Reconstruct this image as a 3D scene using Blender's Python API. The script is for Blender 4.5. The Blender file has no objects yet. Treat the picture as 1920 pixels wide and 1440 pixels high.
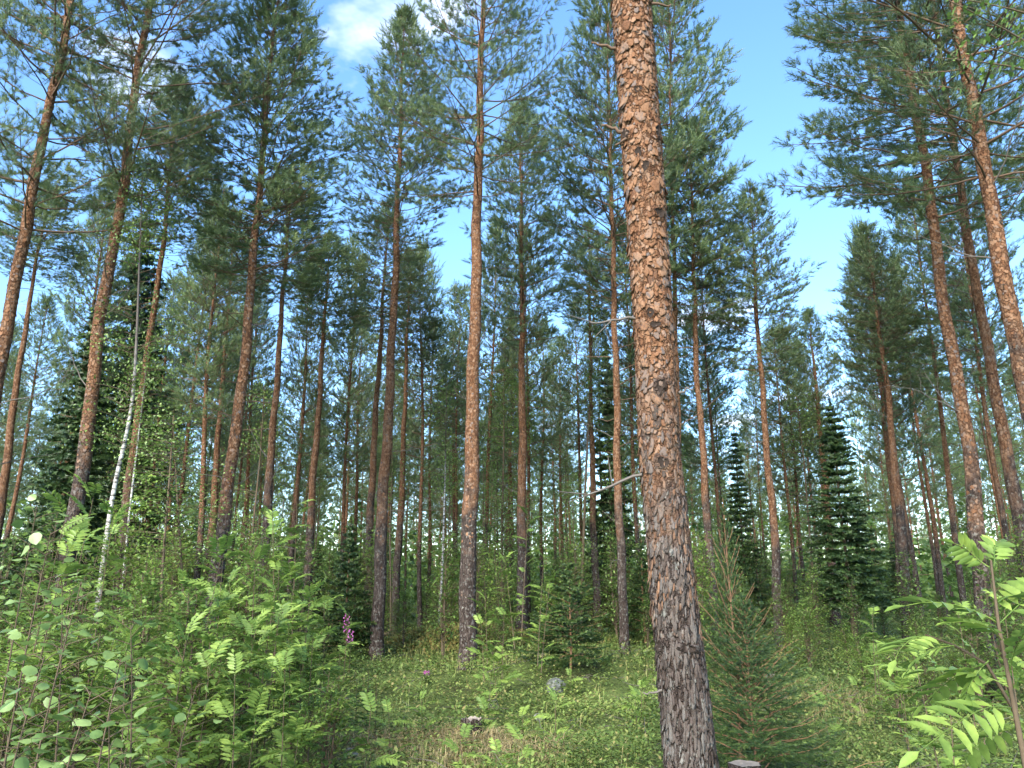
import bpy, math, random
import numpy as np
from mathutils import Vector, Matrix, Quaternion

R = math.radians
sc = bpy.context.scene
C = sc.collection

# ------------------------------------------------------------------ camera
PITCH = R(14.6)
FPX = 1442.0            # focal length in pixels of the 1920 px wide photograph
CAMZ = 1.6
cam_data = bpy.data.cameras.new('camera')
cam_data.sensor_width = 36.0
cam_data.lens = 36.0 * FPX / 1920.0
cam_data.clip_start = 0.05
cam_data.clip_end = 3000
cam = bpy.data.objects.new('camera', cam_data)
C.objects.link(cam)
cam.location = (0, 0, CAMZ)
cam.rotation_euler = (math.pi / 2 + PITCH, 0, 0)
sc.camera = cam

# ------------------------------------------------------------------ sky, sun, exposure
SUN_EL, SUN_AZ = R(34), R(204)          # azimuth clockwise from +Y: behind the camera, to the left
world = bpy.data.worlds.new('World')
sc.world = world
world.use_nodes = True
wn, wl = world.node_tree.nodes, world.node_tree.links
wn.clear()
w_out = wn.new('ShaderNodeOutputWorld')
w_bg = wn.new('ShaderNodeBackground')
w_bg.inputs['Strength'].default_value = 0.086
sky = wn.new('ShaderNodeTexSky')
sky.sky_type = 'NISHITA'
sky.sun_disc = False
sky.sun_elevation = SUN_EL
sky.sun_rotation = SUN_AZ
sky.air_density = 1.0
sky.dust_density = 0.2
sky.ozone_density = 3.0
# scattered fair-weather clouds: noise on a flat cloud layer seen in perspective
tc = wn.new('ShaderNodeTexCoord')
sep = wn.new('ShaderNodeSeparateXYZ'); wl.new(tc.outputs['Generated'], sep.inputs[0])
zz = wn.new('ShaderNodeMath'); zz.operation = 'MAXIMUM'; wl.new(sep.outputs['Z'], zz.inputs[0]); zz.inputs[1].default_value = 0.04
dx = wn.new('ShaderNodeMath'); dx.operation = 'DIVIDE'; wl.new(sep.outputs['X'], dx.inputs[0]); wl.new(zz.outputs[0], dx.inputs[1])
dy = wn.new('ShaderNodeMath'); dy.operation = 'DIVIDE'; wl.new(sep.outputs['Y'], dy.inputs[0]); wl.new(zz.outputs[0], dy.inputs[1])
cmb = wn.new('ShaderNodeCombineXYZ'); wl.new(dx.outputs[0], cmb.inputs[0]); wl.new(dy.outputs[0], cmb.inputs[1])
cmb.inputs[2].default_value = 27.81
csh = wn.new('ShaderNodeVectorMath'); csh.operation = 'ADD'; wl.new(cmb.outputs[0], csh.inputs[0]); csh.inputs[1].default_value = (-0.28, 0.02, 0)
cn = wn.new('ShaderNodeTexNoise'); wl.new(csh.outputs[0], cn.inputs['Vector'])
cn.inputs['Scale'].default_value = 1.15; cn.inputs['Detail'].default_value = 7; cn.inputs['Roughness'].default_value = 0.55
cr = wn.new('ShaderNodeValToRGB'); wl.new(cn.outputs['Fac'], cr.inputs[0])
cr.color_ramp.elements[0].position = 0.615; cr.color_ramp.elements[0].color = (0, 0, 0, 1)
cr.color_ramp.elements[1].position = 0.75; cr.color_ramp.elements[1].color = (1, 1, 1, 1)
mixc = wn.new('ShaderNodeMix'); mixc.data_type = 'RGBA'
wl.new(cr.outputs[0], mixc.inputs['Factor'])
sat = wn.new('ShaderNodeHueSaturation'); sat.inputs['Saturation'].default_value = 1.12; wl.new(sky.outputs[0], sat.inputs['Color'])
wl.new(sat.outputs[0], mixc.inputs['A'])
mixc.inputs['B'].default_value = (4.6, 4.8, 5.2, 1)
wl.new(mixc.outputs['Result'], w_bg.inputs['Color'])
wl.new(w_bg.outputs[0], w_out.inputs[0])

sun_data = bpy.data.lights.new('sun', 'SUN')
sun_data.energy = 2.1
sun_data.angle = R(30)       # sun behind thin cloud: soft-edged light
sun_data.color = (1.0, 0.93, 0.80)
sun = bpy.data.objects.new('sun', sun_data)
C.objects.link(sun)
sd = Vector((math.sin(SUN_AZ) * math.cos(SUN_EL), math.cos(SUN_AZ) * math.cos(SUN_EL), math.sin(SUN_EL)))
sun.rotation_euler = sd.to_track_quat('Z', 'Y').to_euler()

sc.view_settings.view_transform = 'Standard'
sc.view_settings.look = 'None'
sc.view_settings.exposure = 2.6
sc.view_settings.gamma = 1.0
sc.view_settings.use_curve_mapping = False
sc.render.engine = 'CYCLES'
sc.cycles.max_bounces = 8
sc.cycles.diffuse_bounces = 6
sc.cycles.transmission_bounces = 4
sc.cycles.use_denoising = True
sc.cycles.use_adaptive_sampling = True
sc.cycles.adaptive_threshold = 0.03


# ------------------------------------------------------------------ helpers
rng = np.random.default_rng(7)
random.seed(7)


def hgt(x, y):
    """height of the forest floor"""
    x = np.asarray(x, float); y = np.asarray(y, float)
    d = np.sqrt(x * x + y * y)
    k = np.clip((d - 2.5) / 8, 0, 1)
    h = 0.09 * np.sin(0.55 * x + 1.3) * np.sin(0.41 * y + 0.4) + 0.05 * np.sin(1.3 * x - 0.7 * y) + 0.03 * np.sin(2.3 * y + 1.1 * x + 2)
    h = h * k + 0.018 * np.sin(4.1 * x + 2.2 * y) * np.sin(3.3 * y - 1.7 * x)
    h += k * 0.055 * (np.sin(2.1 * x + 0.8 * np.sin(1.3 * y)) * np.sin(1.9 * y + 0.7 * x) + 0.6 * np.sin(3.7 * x - 2.9 * y + 1.0))
    h += 0.45 * np.exp(-(((x + 1.0) / 1.9) ** 2 + ((y - 20.5) / 1.4) ** 2))      # mossy mound
    h += 0.25 * np.exp(-(((x - 1.5) / 2.2) ** 2 + ((y - 14.5) / 1.2) ** 2))
    return h


def H(x, y):
    return float(hgt(x, y))


def px3(px, py, d):
    """point at ground distance d that the photograph shows at pixel px, py"""
    xc = (px - 960) / FPX; yc = -(py - 720) / FPX
    t = d / (math.cos(PITCH) - yc * math.sin(PITCH))
    return Vector((xc * t, d, CAMZ + t * (math.sin(PITCH) + yc * math.cos(PITCH))))


def depth(p):
    return p.y * math.cos(PITCH) + (p.z - CAMZ) * math.sin(PITCH)


def project(p):
    dp = depth(p)
    return 960 + FPX * p.x / dp, 720 - FPX * (-p.y * math.sin(PITCH) + (p.z - CAMZ) * math.cos(PITCH)) / dp


class MB:
    """collects triangles for one mesh"""
    def __init__(s):
        s.V = []; s.T = []; s.A = []; s.n = 0

    def add(s, V, T, a=0.5):
        V = np.asarray(V, np.float32).reshape(-1, 3); T = np.asarray(T, np.int32).reshape(-1, 3)
        s.V.append(V); s.T.append(T + s.n)
        s.A.append(np.broadcast_to(np.asarray(a, np.float32), (len(V),)))
        s.n += len(V)

    def mesh(s, name, mat, smooth=False):
        return mesh_np(name, np.concatenate(s.V), np.concatenate(s.T), mat, np.concatenate(s.A), smooth)


def mesh_np(name, V, T, mat, a=None, smooth=False):
    me = bpy.data.meshes.new(name)
    n, m = len(V), len(T)
    me.vertices.add(n); me.vertices.foreach_set('co', np.ascontiguousarray(V, np.float32).ravel())
    me.loops.add(m * 3); me.loops.foreach_set('vertex_index', np.ascontiguousarray(T, np.int32).ravel())
    me.polygons.add(m); me.polygons.foreach_set('loop_start', np.arange(0, m * 3, 3, dtype=np.int32))
    if smooth:
        me.polygons.foreach_set('use_smooth', np.ones(m, bool))
    me.update(calc_edges=True)
    if a is not None:
        at = me.attributes.new('rnd', 'FLOAT', 'POINT')
        at.data.foreach_set('value', np.ascontiguousarray(a, np.float32))
    if mat:
        me.materials.append(mat)
    return me


def tube(mb, pts, rad, sides=5, a=0.5, cap=False):
    P = np.asarray(pts, float); n = len(P)
    rad = np.broadcast_to(np.asarray(rad, float), (n,))
    D = np.gradient(P, axis=0); D /= np.linalg.norm(D, axis=1)[:, None] + 1e-9
    ref = np.array([1.0, 0, 0]) if abs(D[:, 0].mean()) < 0.8 else np.array([0, 1.0, 0])
    U = np.cross(D, ref); U /= np.linalg.norm(U, axis=1)[:, None] + 1e-9
    W = np.cross(D, U)
    th = np.linspace(0, 2 * np.pi, sides, endpoint=False)
    V = P[:, None, :] + rad[:, None, None] * (np.cos(th)[None, :, None] * U[:, None, :] + np.sin(th)[None, :, None] * W[:, None, :])
    i = np.arange(n - 1)[:, None] * sides; j = np.arange(sides)[None, :]; j2 = (j + 1) % sides
    a0, b0, c0, d0 = i + j, i + j2, i + sides + j2, i + sides + j
    T = np.concatenate([np.stack([a0, b0, c0], -1).reshape(-1, 3), np.stack([a0, c0, d0], -1).reshape(-1, 3)])
    V = V.reshape(-1, 3)
    if cap:
        V = np.concatenate([V, P[-1:]]); e = (n - 1) * sides
        T = np.concatenate([T, np.stack([e + j[0], e + j2[0], np.full(sides, n * sides)], -1)])
    mb.add(V, T, a)


def frames(d):
    d = d / (np.linalg.norm(d, axis=1)[:, None] + 1e-9)
    ref = np.where(np.abs(d[:, 2:3]) < 0.9, np.array([[0, 0, 1.0]]), np.array([[1.0, 0, 0]]))
    u = np.cross(ref, d); u /= np.linalg.norm(u, axis=1)[:, None] + 1e-9
    return d, u, np.cross(d, u)


def stamp(mb, tv, tt, P, D, W, L, g, roll=True, a=None):
    """stamp template (tv, tt; its z axis runs along D, its y axis points up when roll is off) at every P"""
    P = np.asarray(P, float); D = np.asarray(D, float); N = len(P)
    if N == 0:
        return
    d, u, v = frames(D)
    if roll:
        r = g.uniform(0, 2 * np.pi, N)[:, None]
        u, v = u * np.cos(r) + v * np.sin(r), v * np.cos(r) - u * np.sin(r)
    W = np.broadcast_to(np.asarray(W, float), (N,))[:, None, None]; L = np.broadcast_to(np.asarray(L, float), (N,))[:, None, None]
    V = P[:, None] + tv[None, :, 0:1] * u[:, None] * W + tv[None, :, 1:2] * v[:, None] * W + tv[None, :, 2:3] * d[:, None] * L
    T = tt[None] + (np.arange(N) * len(tv))[:, None, None]
    A = np.repeat(g.random(N) if a is None else np.asarray(a), len(tv))
    mb.add(V.reshape(-1, 3), T.reshape(-1, 3), A)


def lk(name, me, parent=None, loc=(0, 0, 0), rot=None, scale=None):
    o = bpy.data.objects.new(name, me)
    C.objects.link(o)
    o.parent = parent
    o.location = loc
    if rot is not None:
        if isinstance(rot, Quaternion):
            o.rotation_mode = 'QUATERNION'; o.rotation_quaternion = rot
        else:
            o.rotation_euler = rot
    if scale is not None:
        o.scale = scale if hasattr(scale, '__len__') else (scale,) * 3
    return o


def tag(o, label, cat, group=None, kind=None):
    o['label'] = label; o['category'] = cat
    if group: o['group'] = group
    if kind: o['kind'] = kind
    return o


def stuff(o):
    o['kind'] = 'stuff'
    return o


# ------------------------------------------------------------------ materials
def newmat(name):
    m = bpy.data.materials.new(name); m.use_nodes = True
    n = m.node_tree.nodes; n.clear()
    return m, n, m.node_tree.links


def ramp(n, stops):
    r = n.new('ShaderNodeValToRGB'); e = r.color_ramp.elements
    e[0].position, e[0].color = stops[0][0], (*stops[0][1], 1)
    e[1].position, e[1].color = stops[-1][0], (*stops[-1][1], 1)
    for p, c in stops[1:-1]:
        k = e.new(p); k.color = (*c, 1)
    return r


def math_node(n, l, op, a, b=None, clamp=False):
    m = n.new('ShaderNodeMath'); m.operation = op; m.use_clamp = clamp
    for i, v in enumerate((a, b)):
        if v is None: continue
        if isinstance(v, (int, float)): m.inputs[i].default_value = v
        else: l.new(v, m.inputs[i])
    return m.outputs[0]


def mixcol(n, l, f, a, b, mode='MIX'):
    m = n.new('ShaderNodeMix'); m.data_type = 'RGBA'; m.blend_type = mode
    for s, v in (('Factor', f), ('A', a), ('B', b)):
        if isinstance(v, (int, float)): m.inputs[s].default_value = v
        elif isinstance(v, tuple): m.inputs[s].default_value = (*v, 1)
        else: l.new(v, m.inputs[s])
    return m.outputs['Result']


def rndval(n, l):
    """per-piece random number: stored on the mesh, shifted by the object's own random number"""
    at = n.new('ShaderNodeAttribute'); at.attribute_name = 'rnd'
    oi = n.new('ShaderNodeObjectInfo')
    s = math_node(n, l, 'ADD', at.outputs['Fac'], oi.outputs['Random'])
    return math_node(n, l, 'FRACT', s), oi.outputs['Random']


def leaf_mat(name, stops, trans=0.3, rough=0.5, obj_var=0.12, spec=0.35):
    m, n, l = newmat(name)
    r, orand = rndval(n, l)
    rp = ramp(n, stops); l.new(r, rp.inputs[0])
    nt = n.new('ShaderNodeTexNoise'); gp = n.new('ShaderNodeNewGeometry'); l.new(gp.outputs['Position'], nt.inputs['Vector']); nt.inputs['Scale'].default_value = 22; nt.inputs['Detail'].default_value = 3
    lm = ramp(n, [(0.3, (0.72, 0.74, 0.7)), (0.7, (1.2, 1.16, 1.1))]); l.new(nt.outputs['Fac'], lm.inputs[0])
    tone = mixcol(n, l, 1.0, rp.outputs[0], lm.outputs[0], 'MULTIPLY')
    hs = n.new('ShaderNodeHueSaturation'); l.new(tone, hs.inputs['Color'])
    v = math_node(n, l, 'MULTIPLY_ADD', orand, 2 * obj_var); n[-1].inputs[2].default_value = 1 - obj_var
    l.new(v, hs.inputs['Value'])
    p = n.new('ShaderNodeBsdfPrincipled'); l.new(hs.outputs[0], p.inputs['Base Color'])
    p.inputs['Roughness'].default_value = rough
    p.inputs['Specular IOR Level'].default_value = spec
    t = n.new('ShaderNodeBsdfTranslucent'); l.new(hs.outputs[0], t.inputs['Color'])
    mx = n.new('ShaderNodeMixShader'); mx.inputs[0].default_value = trans
    l.new(p.outputs[0], mx.inputs[1]); l.new(t.outputs[0], mx.inputs[2])
    o = n.new('ShaderNodeOutputMaterial'); l.new(mx.outputs[0], o.inputs[0])
    return m


def wood_mat(name, stops, scale=30, rough=0.9):
    m, n, l = newmat(name)
    r, orand = rndval(n, l)
    tcn = n.new('ShaderNodeTexCoord'); nz = n.new('ShaderNodeTexNoise'); l.new(tcn.outputs['Object'], nz.inputs['Vector'])
    nz.inputs['Scale'].default_value = scale; nz.inputs['Detail'].default_value = 4
    f = math_node(n, l, 'MULTIPLY', r, 0.4); f = math_node(n, l, 'MULTIPLY_ADD', nz.outputs['Fac'], 0.6); l.new(math_node(n, l, 'MULTIPLY', r, 0.4), n[-2].inputs[2]) if False else None
    s = math_node(n, l, 'ADD', f, math_node(n, l, 'MULTIPLY', r, 0.4))
    rp = ramp(n, stops); l.new(s, rp.inputs[0])
    p = n.new('ShaderNodeBsdfPrincipled'); l.new(rp.outputs[0], p.inputs['Base Color']); p.inputs['Roughness'].default_value = rough
    p.inputs['Specular IOR Level'].default_value = 0.15
    b = n.new('ShaderNodeBump'); b.inputs['Strength'].default_value = 0.5; b.inputs['Distance'].default_value = 0.01
    l.new(nz.outputs['Fac'], b.inputs['Height']); l.new(b.outputs[0], p.inputs['Normal'])
    o = n.new('ShaderNodeOutputMaterial'); l.new(p.outputs[0], o.inputs[0])
    return m


UPPER = [(0.0, (0.075, 0.04, 0.027)), (0.22, (0.15, 0.072, 0.038)), (0.45, (0.205, 0.108, 0.06)), (0.68, (0.235, 0.14, 0.088)), (0.86, (0.145, 0.107, 0.09)), (1.0, (0.11, 0.092, 0.085))]
LOWER = [(0.0, (0.034, 0.026, 0.022)), (0.35, (0.066, 0.05, 0.043)), (0.7, (0.088, 0.071, 0.062)), (1.0, (0.11, 0.102, 0.094))]


def bark_mat(name, lo=2.4, hi=4.2, scale=26.0, cracks=True, bump=0.9):
    """pine bark: grey furrowed plates at the foot turning into orange flakes higher up"""
    m, n, l = newmat(name)
    r, orand = rndval(n, l)
    tcn = n.new('ShaderNodeTexCoord')
    off = n.new('ShaderNodeVectorMath'); off.operation = 'ADD'; l.new(tcn.outputs['Object'], off.inputs[0])
    oc = n.new('ShaderNodeCombineXYZ')
    for k in range(3): l.new(math_node(n, l, 'MULTIPLY', orand, 37.0 + 11 * k), oc.inputs[k])
    l.new(oc.outputs[0], off.inputs[1])
    # domain warp so that the plates are ragged
    wz = n.new('ShaderNodeTexNoise'); l.new(off.outputs[0], wz.inputs['Vector']); wz.inputs['Scale'].default_value = scale * 1.3; wz.inputs['Detail'].default_value = 3
    wsub = n.new('ShaderNodeVectorMath'); wsub.operation = 'MULTIPLY_ADD'; l.new(wz.outputs['Color'], wsub.inputs[0])
    wsub.inputs[1].default_value = (0.05, 0.05, 0.07); l.new(off.outputs[0], wsub.inputs[2])

    def vor(sz, feature):
        mp = n.new('ShaderNodeMapping'); l.new(wsub.outputs[0], mp.inputs[0]); mp.inputs['Scale'].default_value = (1, 1, sz)
        v = n.new('ShaderNodeTexVoronoi'); v.feature = feature; v.inputs['Scale'].default_value = scale
        l.new(mp.outputs[0], v.inputs['Vector']); return v
    vu, vue = vor(0.62, 'F1'), vor(0.62, 'DISTANCE_TO_EDGE')
    vl, vle = vor(0.26, 'F1'), vor(0.26, 'DISTANCE_TO_EDGE')
    big = n.new('ShaderNodeTexNoise'); l.new(off.outputs[0], big.inputs['Vector']); big.inputs['Scale'].default_value = 3.2; big.inputs['Detail'].default_value = 4
    fine = n.new('ShaderNodeTexNoise'); l.new(off.outputs[0], fine.inputs['Vector']); fine.inputs['Scale'].default_value = 110; fine.inputs['Detail'].default_value = 4

    def colour(v, stops):
        sx = n.new('ShaderNodeSeparateColor'); l.new(v.outputs['Color'], sx.inputs[0])
        base = sx.outputs[0] if cracks else r
        f = math_node(n, l, 'MULTIPLY', base, 0.62 if cracks else 0.85)
        f = math_node(n, l, 'ADD', f, math_node(n, l, 'MULTIPLY', math_node(n, l, 'SUBTRACT', big.outputs['Fac'], 0.3), 0.55))
        f = math_node(n, l, 'ADD', f, math_node(n, l, 'MULTIPLY', math_node(n, l, 'SUBTRACT', fine.outputs['Fac'], 0.5), 0.5))
        rp = ramp(n, stops); l.new(f, rp.inputs[0]); return rp.outputs[0]
    cu, cl = colour(vu, UPPER), colour(vl, LOWER)
    # lichen on the foot
    lz = n.new('ShaderNodeTexNoise'); l.new(off.outputs[0], lz.inputs['Vector']); lz.inputs['Scale'].default_value = 16; lz.inputs['Detail'].default_value = 6
    lr = ramp(n, [(0.56, (0, 0, 0)), (0.66, (1, 1, 1))]); l.new(lz.outputs['Fac'], lr.inputs[0])
    cl = mixcol(n, l, math_node(n, l, 'MULTIPLY', lr.outputs[0], 0.55), cl, (0.25, 0.255, 0.23))
    g = n.new('ShaderNodeNewGeometry'); gs = n.new('ShaderNodeSeparateXYZ'); l.new(g.outputs['Position'], gs.inputs[0])
    zf = math_node(n, l, 'ADD', gs.outputs['Z'], math_node(n, l, 'MULTIPLY', math_node(n, l, 'SUBTRACT', big.outputs['Fac'], 0.5), 4.2))
    zf = math_node(n, l, 'ADD', zf, math_node(n, l, 'MULTIPLY', math_node(n, l, 'SUBTRACT', orand, 0.5), 1.2))
    mr = n.new('ShaderNodeMapRange'); mr.interpolation_type = 'SMOOTHSTEP'; l.new(zf, mr.inputs[0]); mr.inputs[1].default_value = lo; mr.inputs[2].default_value = hi
    col = mixcol(n, l, mr.outputs[0], cl, cu)
    p = n.new('ShaderNodeBsdfPrincipled'); p.inputs['Roughness'].default_value = 0.92; p.inputs['Specular IOR Level'].default_value = 0.12
    bmp = n.new('ShaderNodeBump'); bmp.inputs['Strength'].default_value = bump; bmp.inputs['Distance'].default_value = 0.02
    if cracks:
        eu = n.new('ShaderNodeMapRange'); l.new(vue.outputs['Distance'], eu.inputs[0]); eu.inputs[1].default_value = 0.0; eu.inputs[2].default_value = 0.16
        el = n.new('ShaderNodeMapRange'); l.new(vle.outputs['Distance'], el.inputs[0]); el.inputs[1].default_value = 0.0; el.inputs[2].default_value = 0.2
        e = n.new('ShaderNodeMix'); l.new(mr.outputs[0], e.inputs[0]); l.new(el.outputs[0], e.inputs[2]); l.new(eu.outputs[0], e.inputs[3])
        ce = ramp(n, [(0.0, (0.42, 0.36, 0.33)), (0.5, (1, 1, 1))]); l.new(e.outputs[0], ce.inputs[0])
        col = mixcol(n, l, 1.0, col, ce.outputs[0], 'MULTIPLY')
        hh = math_node(n, l, 'ADD', e.outputs[0], math_node(n, l, 'MULTIPLY', fine.outputs['Fac'], 0.5))
        l.new(hh, bmp.inputs['Height'])
    else:
        l.new(fine.outputs['Fac'], bmp.inputs['Height'])
    l.new(col, p.inputs['Base Color']); l.new(bmp.outputs[0], p.inputs['Normal'])
    o = n.new('ShaderNodeOutputMaterial'); l.new(p.outputs[0], o.inputs[0])
    return m


M_BARK = bark_mat('pine_bark')
M_BARK_MAIN = bark_mat('pine_bark_close', 1.7, 3.4, 30)
M_FLAKE = bark_mat('pine_bark_flake', 1.7, 3.4, 30, cracks=False, bump=0.4)
M_KNOT = wood_mat('dark_knot', [(0.3, (0.005, 0.004, 0.004)), (0.8, (0.028, 0.02, 0.016))], 60)  # near-black brown tone of the knot centres
M_TWIG = wood_mat('live_branch', [(0.2, (0.045, 0.034, 0.028)), (0.8, (0.13, 0.085, 0.06))], 20)
M_DEAD = wood_mat('dead_branch', [(0.2, (0.04, 0.034, 0.03)), (0.8, (0.12, 0.105, 0.092))], 25)
M_STEM = wood_mat('sapling_stem', [(0.2, (0.03, 0.024, 0.018)), (0.8, (0.10, 0.075, 0.05))], 40)
M_SPSTEM = wood_mat('spruce_stem', [(0.2, (0.09, 0.05, 0.03)), (0.8, (0.24, 0.14, 0.08))], 30)
M_NEEDLE = leaf_mat('pine_needles', [(0, (0.083, 0.132, 0.065)), (0.5, (0.13, 0.19, 0.088)), (1, (0.20, 0.255, 0.105))], 0.38, 0.45, 0.16)
M_SPRUCE = leaf_mat('spruce_needles', [(0, (0.026, 0.055, 0.018)), (0.6, (0.05, 0.092, 0.027)), (0.88, (0.085, 0.14, 0.04)), (1, (0.15, 0.21, 0.06))], 0.25, 0.5, 0.1)
M_SPRUCE_OLD = leaf_mat('old_spruce_needles', [(0, (0.022, 0.048, 0.018)), (0.6, (0.042, 0.08, 0.026)), (1, (0.075, 0.125, 0.04))], 0.2, 0.5, 0.1)
M_ROWAN = leaf_mat('rowan_leaf', [(0, (0.13, 0.22, 0.05)), (0.5, (0.19, 0.29, 0.065)), (1, (0.26, 0.36, 0.085))], 0.42, 0.45, 0.12)
M_ASPEN = leaf_mat('aspen_leaf', [(0, (0.12, 0.21, 0.06)), (0.5, (0.18, 0.28, 0.085)), (1, (0.25, 0.35, 0.13))], 0.4, 0.4, 0.15, 0.5)
M_BIRCHLEAF = leaf_mat('birch_leaf', [(0, (0.09, 0.165, 0.04)), (0.5, (0.14, 0.23, 0.055)), (1, (0.20, 0.30, 0.075))], 0.35, 0.45, 0.12)
M_BILB = leaf_mat('bilberry_leaf', [(0, (0.085, 0.14, 0.035)), (0.5, (0.15, 0.22, 0.055)), (0.9, (0.205, 0.27, 0.075)), (1, (0.24, 0.205, 0.085))], 0.3, 0.5, 0.0)
M_GRASS = leaf_mat('grass_blade', [(0, (0.11, 0.17, 0.04)), (0.6, (0.19, 0.25, 0.065)), (0.85, (0.27, 0.29, 0.10)), (1, (0.34, 0.29, 0.15))], 0.3, 0.5, 0.0)
M_STRAW = leaf_mat('dry_grass', [(0, (0.20, 0.15, 0.07)), (1, (0.38, 0.31, 0.17))], 0.2, 0.7, 0.0)
M_MOSS = leaf_mat('moss_cushion', [(0, (0.16, 0.12, 0.04)), (0.5, (0.22, 0.19, 0.06)), (1, (0.20, 0.24, 0.07))], 0.2, 0.8, 0.0)
M_PINK = leaf_mat('fireweed_petal', [(0, (0.42, 0.10, 0.36)), (1, (0.58, 0.20, 0.50))], 0.35, 0.5, 0.05)


def birch_bark():
    m, n, l = newmat('birch_bark')
    tcn = n.new('ShaderNodeTexCoord')
    mp = n.new('ShaderNodeMapping'); l.new(tcn.outputs['Object'], mp.inputs[0]); mp.inputs['Scale'].default_value = (7, 7, 24)
    a = n.new('ShaderNodeTexNoise'); l.new(mp.outputs[0], a.inputs[0]); a.inputs['Scale'].default_value = 1.0; a.inputs['Detail'].default_value = 5
    rp = ramp(n, [(0.36, (0.04, 0.035, 0.03)), (0.46, (0.30, 0.285, 0.26)), (0.62, (0.50, 0.48, 0.45))]); l.new(a.outputs['Fac'], rp.inputs[0])
    sp = n.new('ShaderNodeSeparateXYZ'); l.new(tcn.outputs['Object'], sp.inputs[0]); zr_ = n.new('ShaderNodeMapRange'); l.new(sp.outputs['Z'], zr_.inputs[0]); zr_.inputs[1].default_value = 3.6; zr_.inputs[2].default_value = 5.2
    colb = mixcol(n, l, zr_.outputs[0], rp.outputs[0], (0.07, 0.055, 0.045))
    p = n.new('ShaderNodeBsdfPrincipled'); l.new(colb, p.inputs['Base Color']); p.inputs['Roughness'].default_value = 0.7
    o = n.new('ShaderNodeOutputMaterial'); l.new(p.outputs[0], o.inputs[0]); return m


M_BIRCH = birch_bark()


def ground_mat():
    m, n, l = newmat('forest_floor')
    tcn = n.new('ShaderNodeTexCoord')
    a = n.new('ShaderNodeTexNoise'); l.new(tcn.outputs['Object'], a.inputs[0]); a.inputs['Scale'].default_value = 0.9; a.inputs['Detail'].default_value = 8
    b = n.new('ShaderNodeTexNoise'); l.new(tcn.outputs['Object'], b.inputs[0]); b.inputs['Scale'].default_value = 24; b.inputs['Detail'].default_value = 6
    f = math_node(n, l, 'ADD', math_node(n, l, 'MULTIPLY', a.outputs['Fac'], 0.55), math_node(n, l, 'MULTIPLY', b.outputs['Fac'], 0.45))
    rp = ramp(n, [(0.34, (0.035, 0.03, 0.016)), (0.44, (0.06, 0.075, 0.024)), (0.53, (0.085, 0.12, 0.035)), (0.62, (0.13, 0.15, 0.05)), (0.7, (0.15, 0.11, 0.06))])
    l.new(f, rp.inputs[0])
    p = n.new('ShaderNodeBsdfPrincipled'); l.new(rp.outputs[0], p.inputs['Base Color']); p.inputs['Roughness'].default_value = 0.95
    p.inputs['Specular IOR Level'].default_value = 0.1
    bp = n.new('ShaderNodeBump'); bp.inputs['Distance'].default_value = 0.05; l.new(b.outputs['Fac'], bp.inputs['Height']); l.new(bp.outputs[0], p.inputs['Normal'])
    o = n.new('ShaderNodeOutputMaterial'); l.new(p.outputs[0], o.inputs[0]); return m


def stone_mat():
    m, n, l = newmat('lichen_stone')
    tcn = n.new('ShaderNodeTexCoord')
    a = n.new('ShaderNodeTexNoise'); l.new(tcn.outputs['Object'], a.inputs[0]); a.inputs['Scale'].default_value = 14; a.inputs['Detail'].default_value = 8
    rp = ramp(n, [(0.35, (0.05, 0.065, 0.03)), (0.5, (0.14, 0.145, 0.12)), (0.65, (0.25, 0.25, 0.23))]); l.new(a.outputs['Fac'], rp.inputs[0])
    p = n.new('ShaderNodeBsdfPrincipled'); l.new(rp.outputs[0], p.inputs['Base Color']); p.inputs['Roughness'].default_value = 0.9
    bp = n.new('ShaderNodeBump'); bp.inputs['Distance'].default_value = 0.03; l.new(a.outputs['Fac'], bp.inputs['Height']); l.new(bp.outputs[0], p.inputs['Normal'])
    o = n.new('ShaderNodeOutputMaterial'); l.new(p.outputs[0], o.inputs[0]); return m


M_GROUND = ground_mat(); M_STONE = stone_mat()
M_CUT = wood_mat('cut_wood', [(0.2, (0.09, 0.07, 0.055)), (0.8, (0.22, 0.19, 0.16))], 18)

# ------------------------------------------------------------------ ground
ang = np.linspace(0, 2 * np.pi, 161)[:-1]
rad = np.concatenate([np.arange(0.3, 30, 0.3), np.geomspace(30.5, 900, 60)])
RR, AA = np.meshgrid(rad, ang, indexing='ij')
GX, GY = RR * np.sin(AA), RR * np.cos(AA)
GV = np.stack([GX, GY, hgt(GX, GY)], -1).reshape(-1, 3)
GV = np.concatenate([GV, [[0, 0, H(0, 0)]]])
nr, na = len(rad), len(ang)
i = np.arange(nr - 1)[:, None] * na; j = np.arange(na)[None]; j2 = (j + 1) % na
GT = np.concatenate([np.stack([i + j, i + na + j2, i + na + j], -1).reshape(-1, 3)[:, [0, 1, 2]], np.stack([i + j, i + j2, i + na + j2], -1).reshape(-1, 3),
                     np.stack([np.full(na, nr * na), j2[0], j[0]], -1)])
ground = lk('ground', mesh_np('ground', GV, GT, M_GROUND, smooth=True))
ground['kind'] = 'structure'; ground['label'] = 'mossy uneven forest floor'

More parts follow.
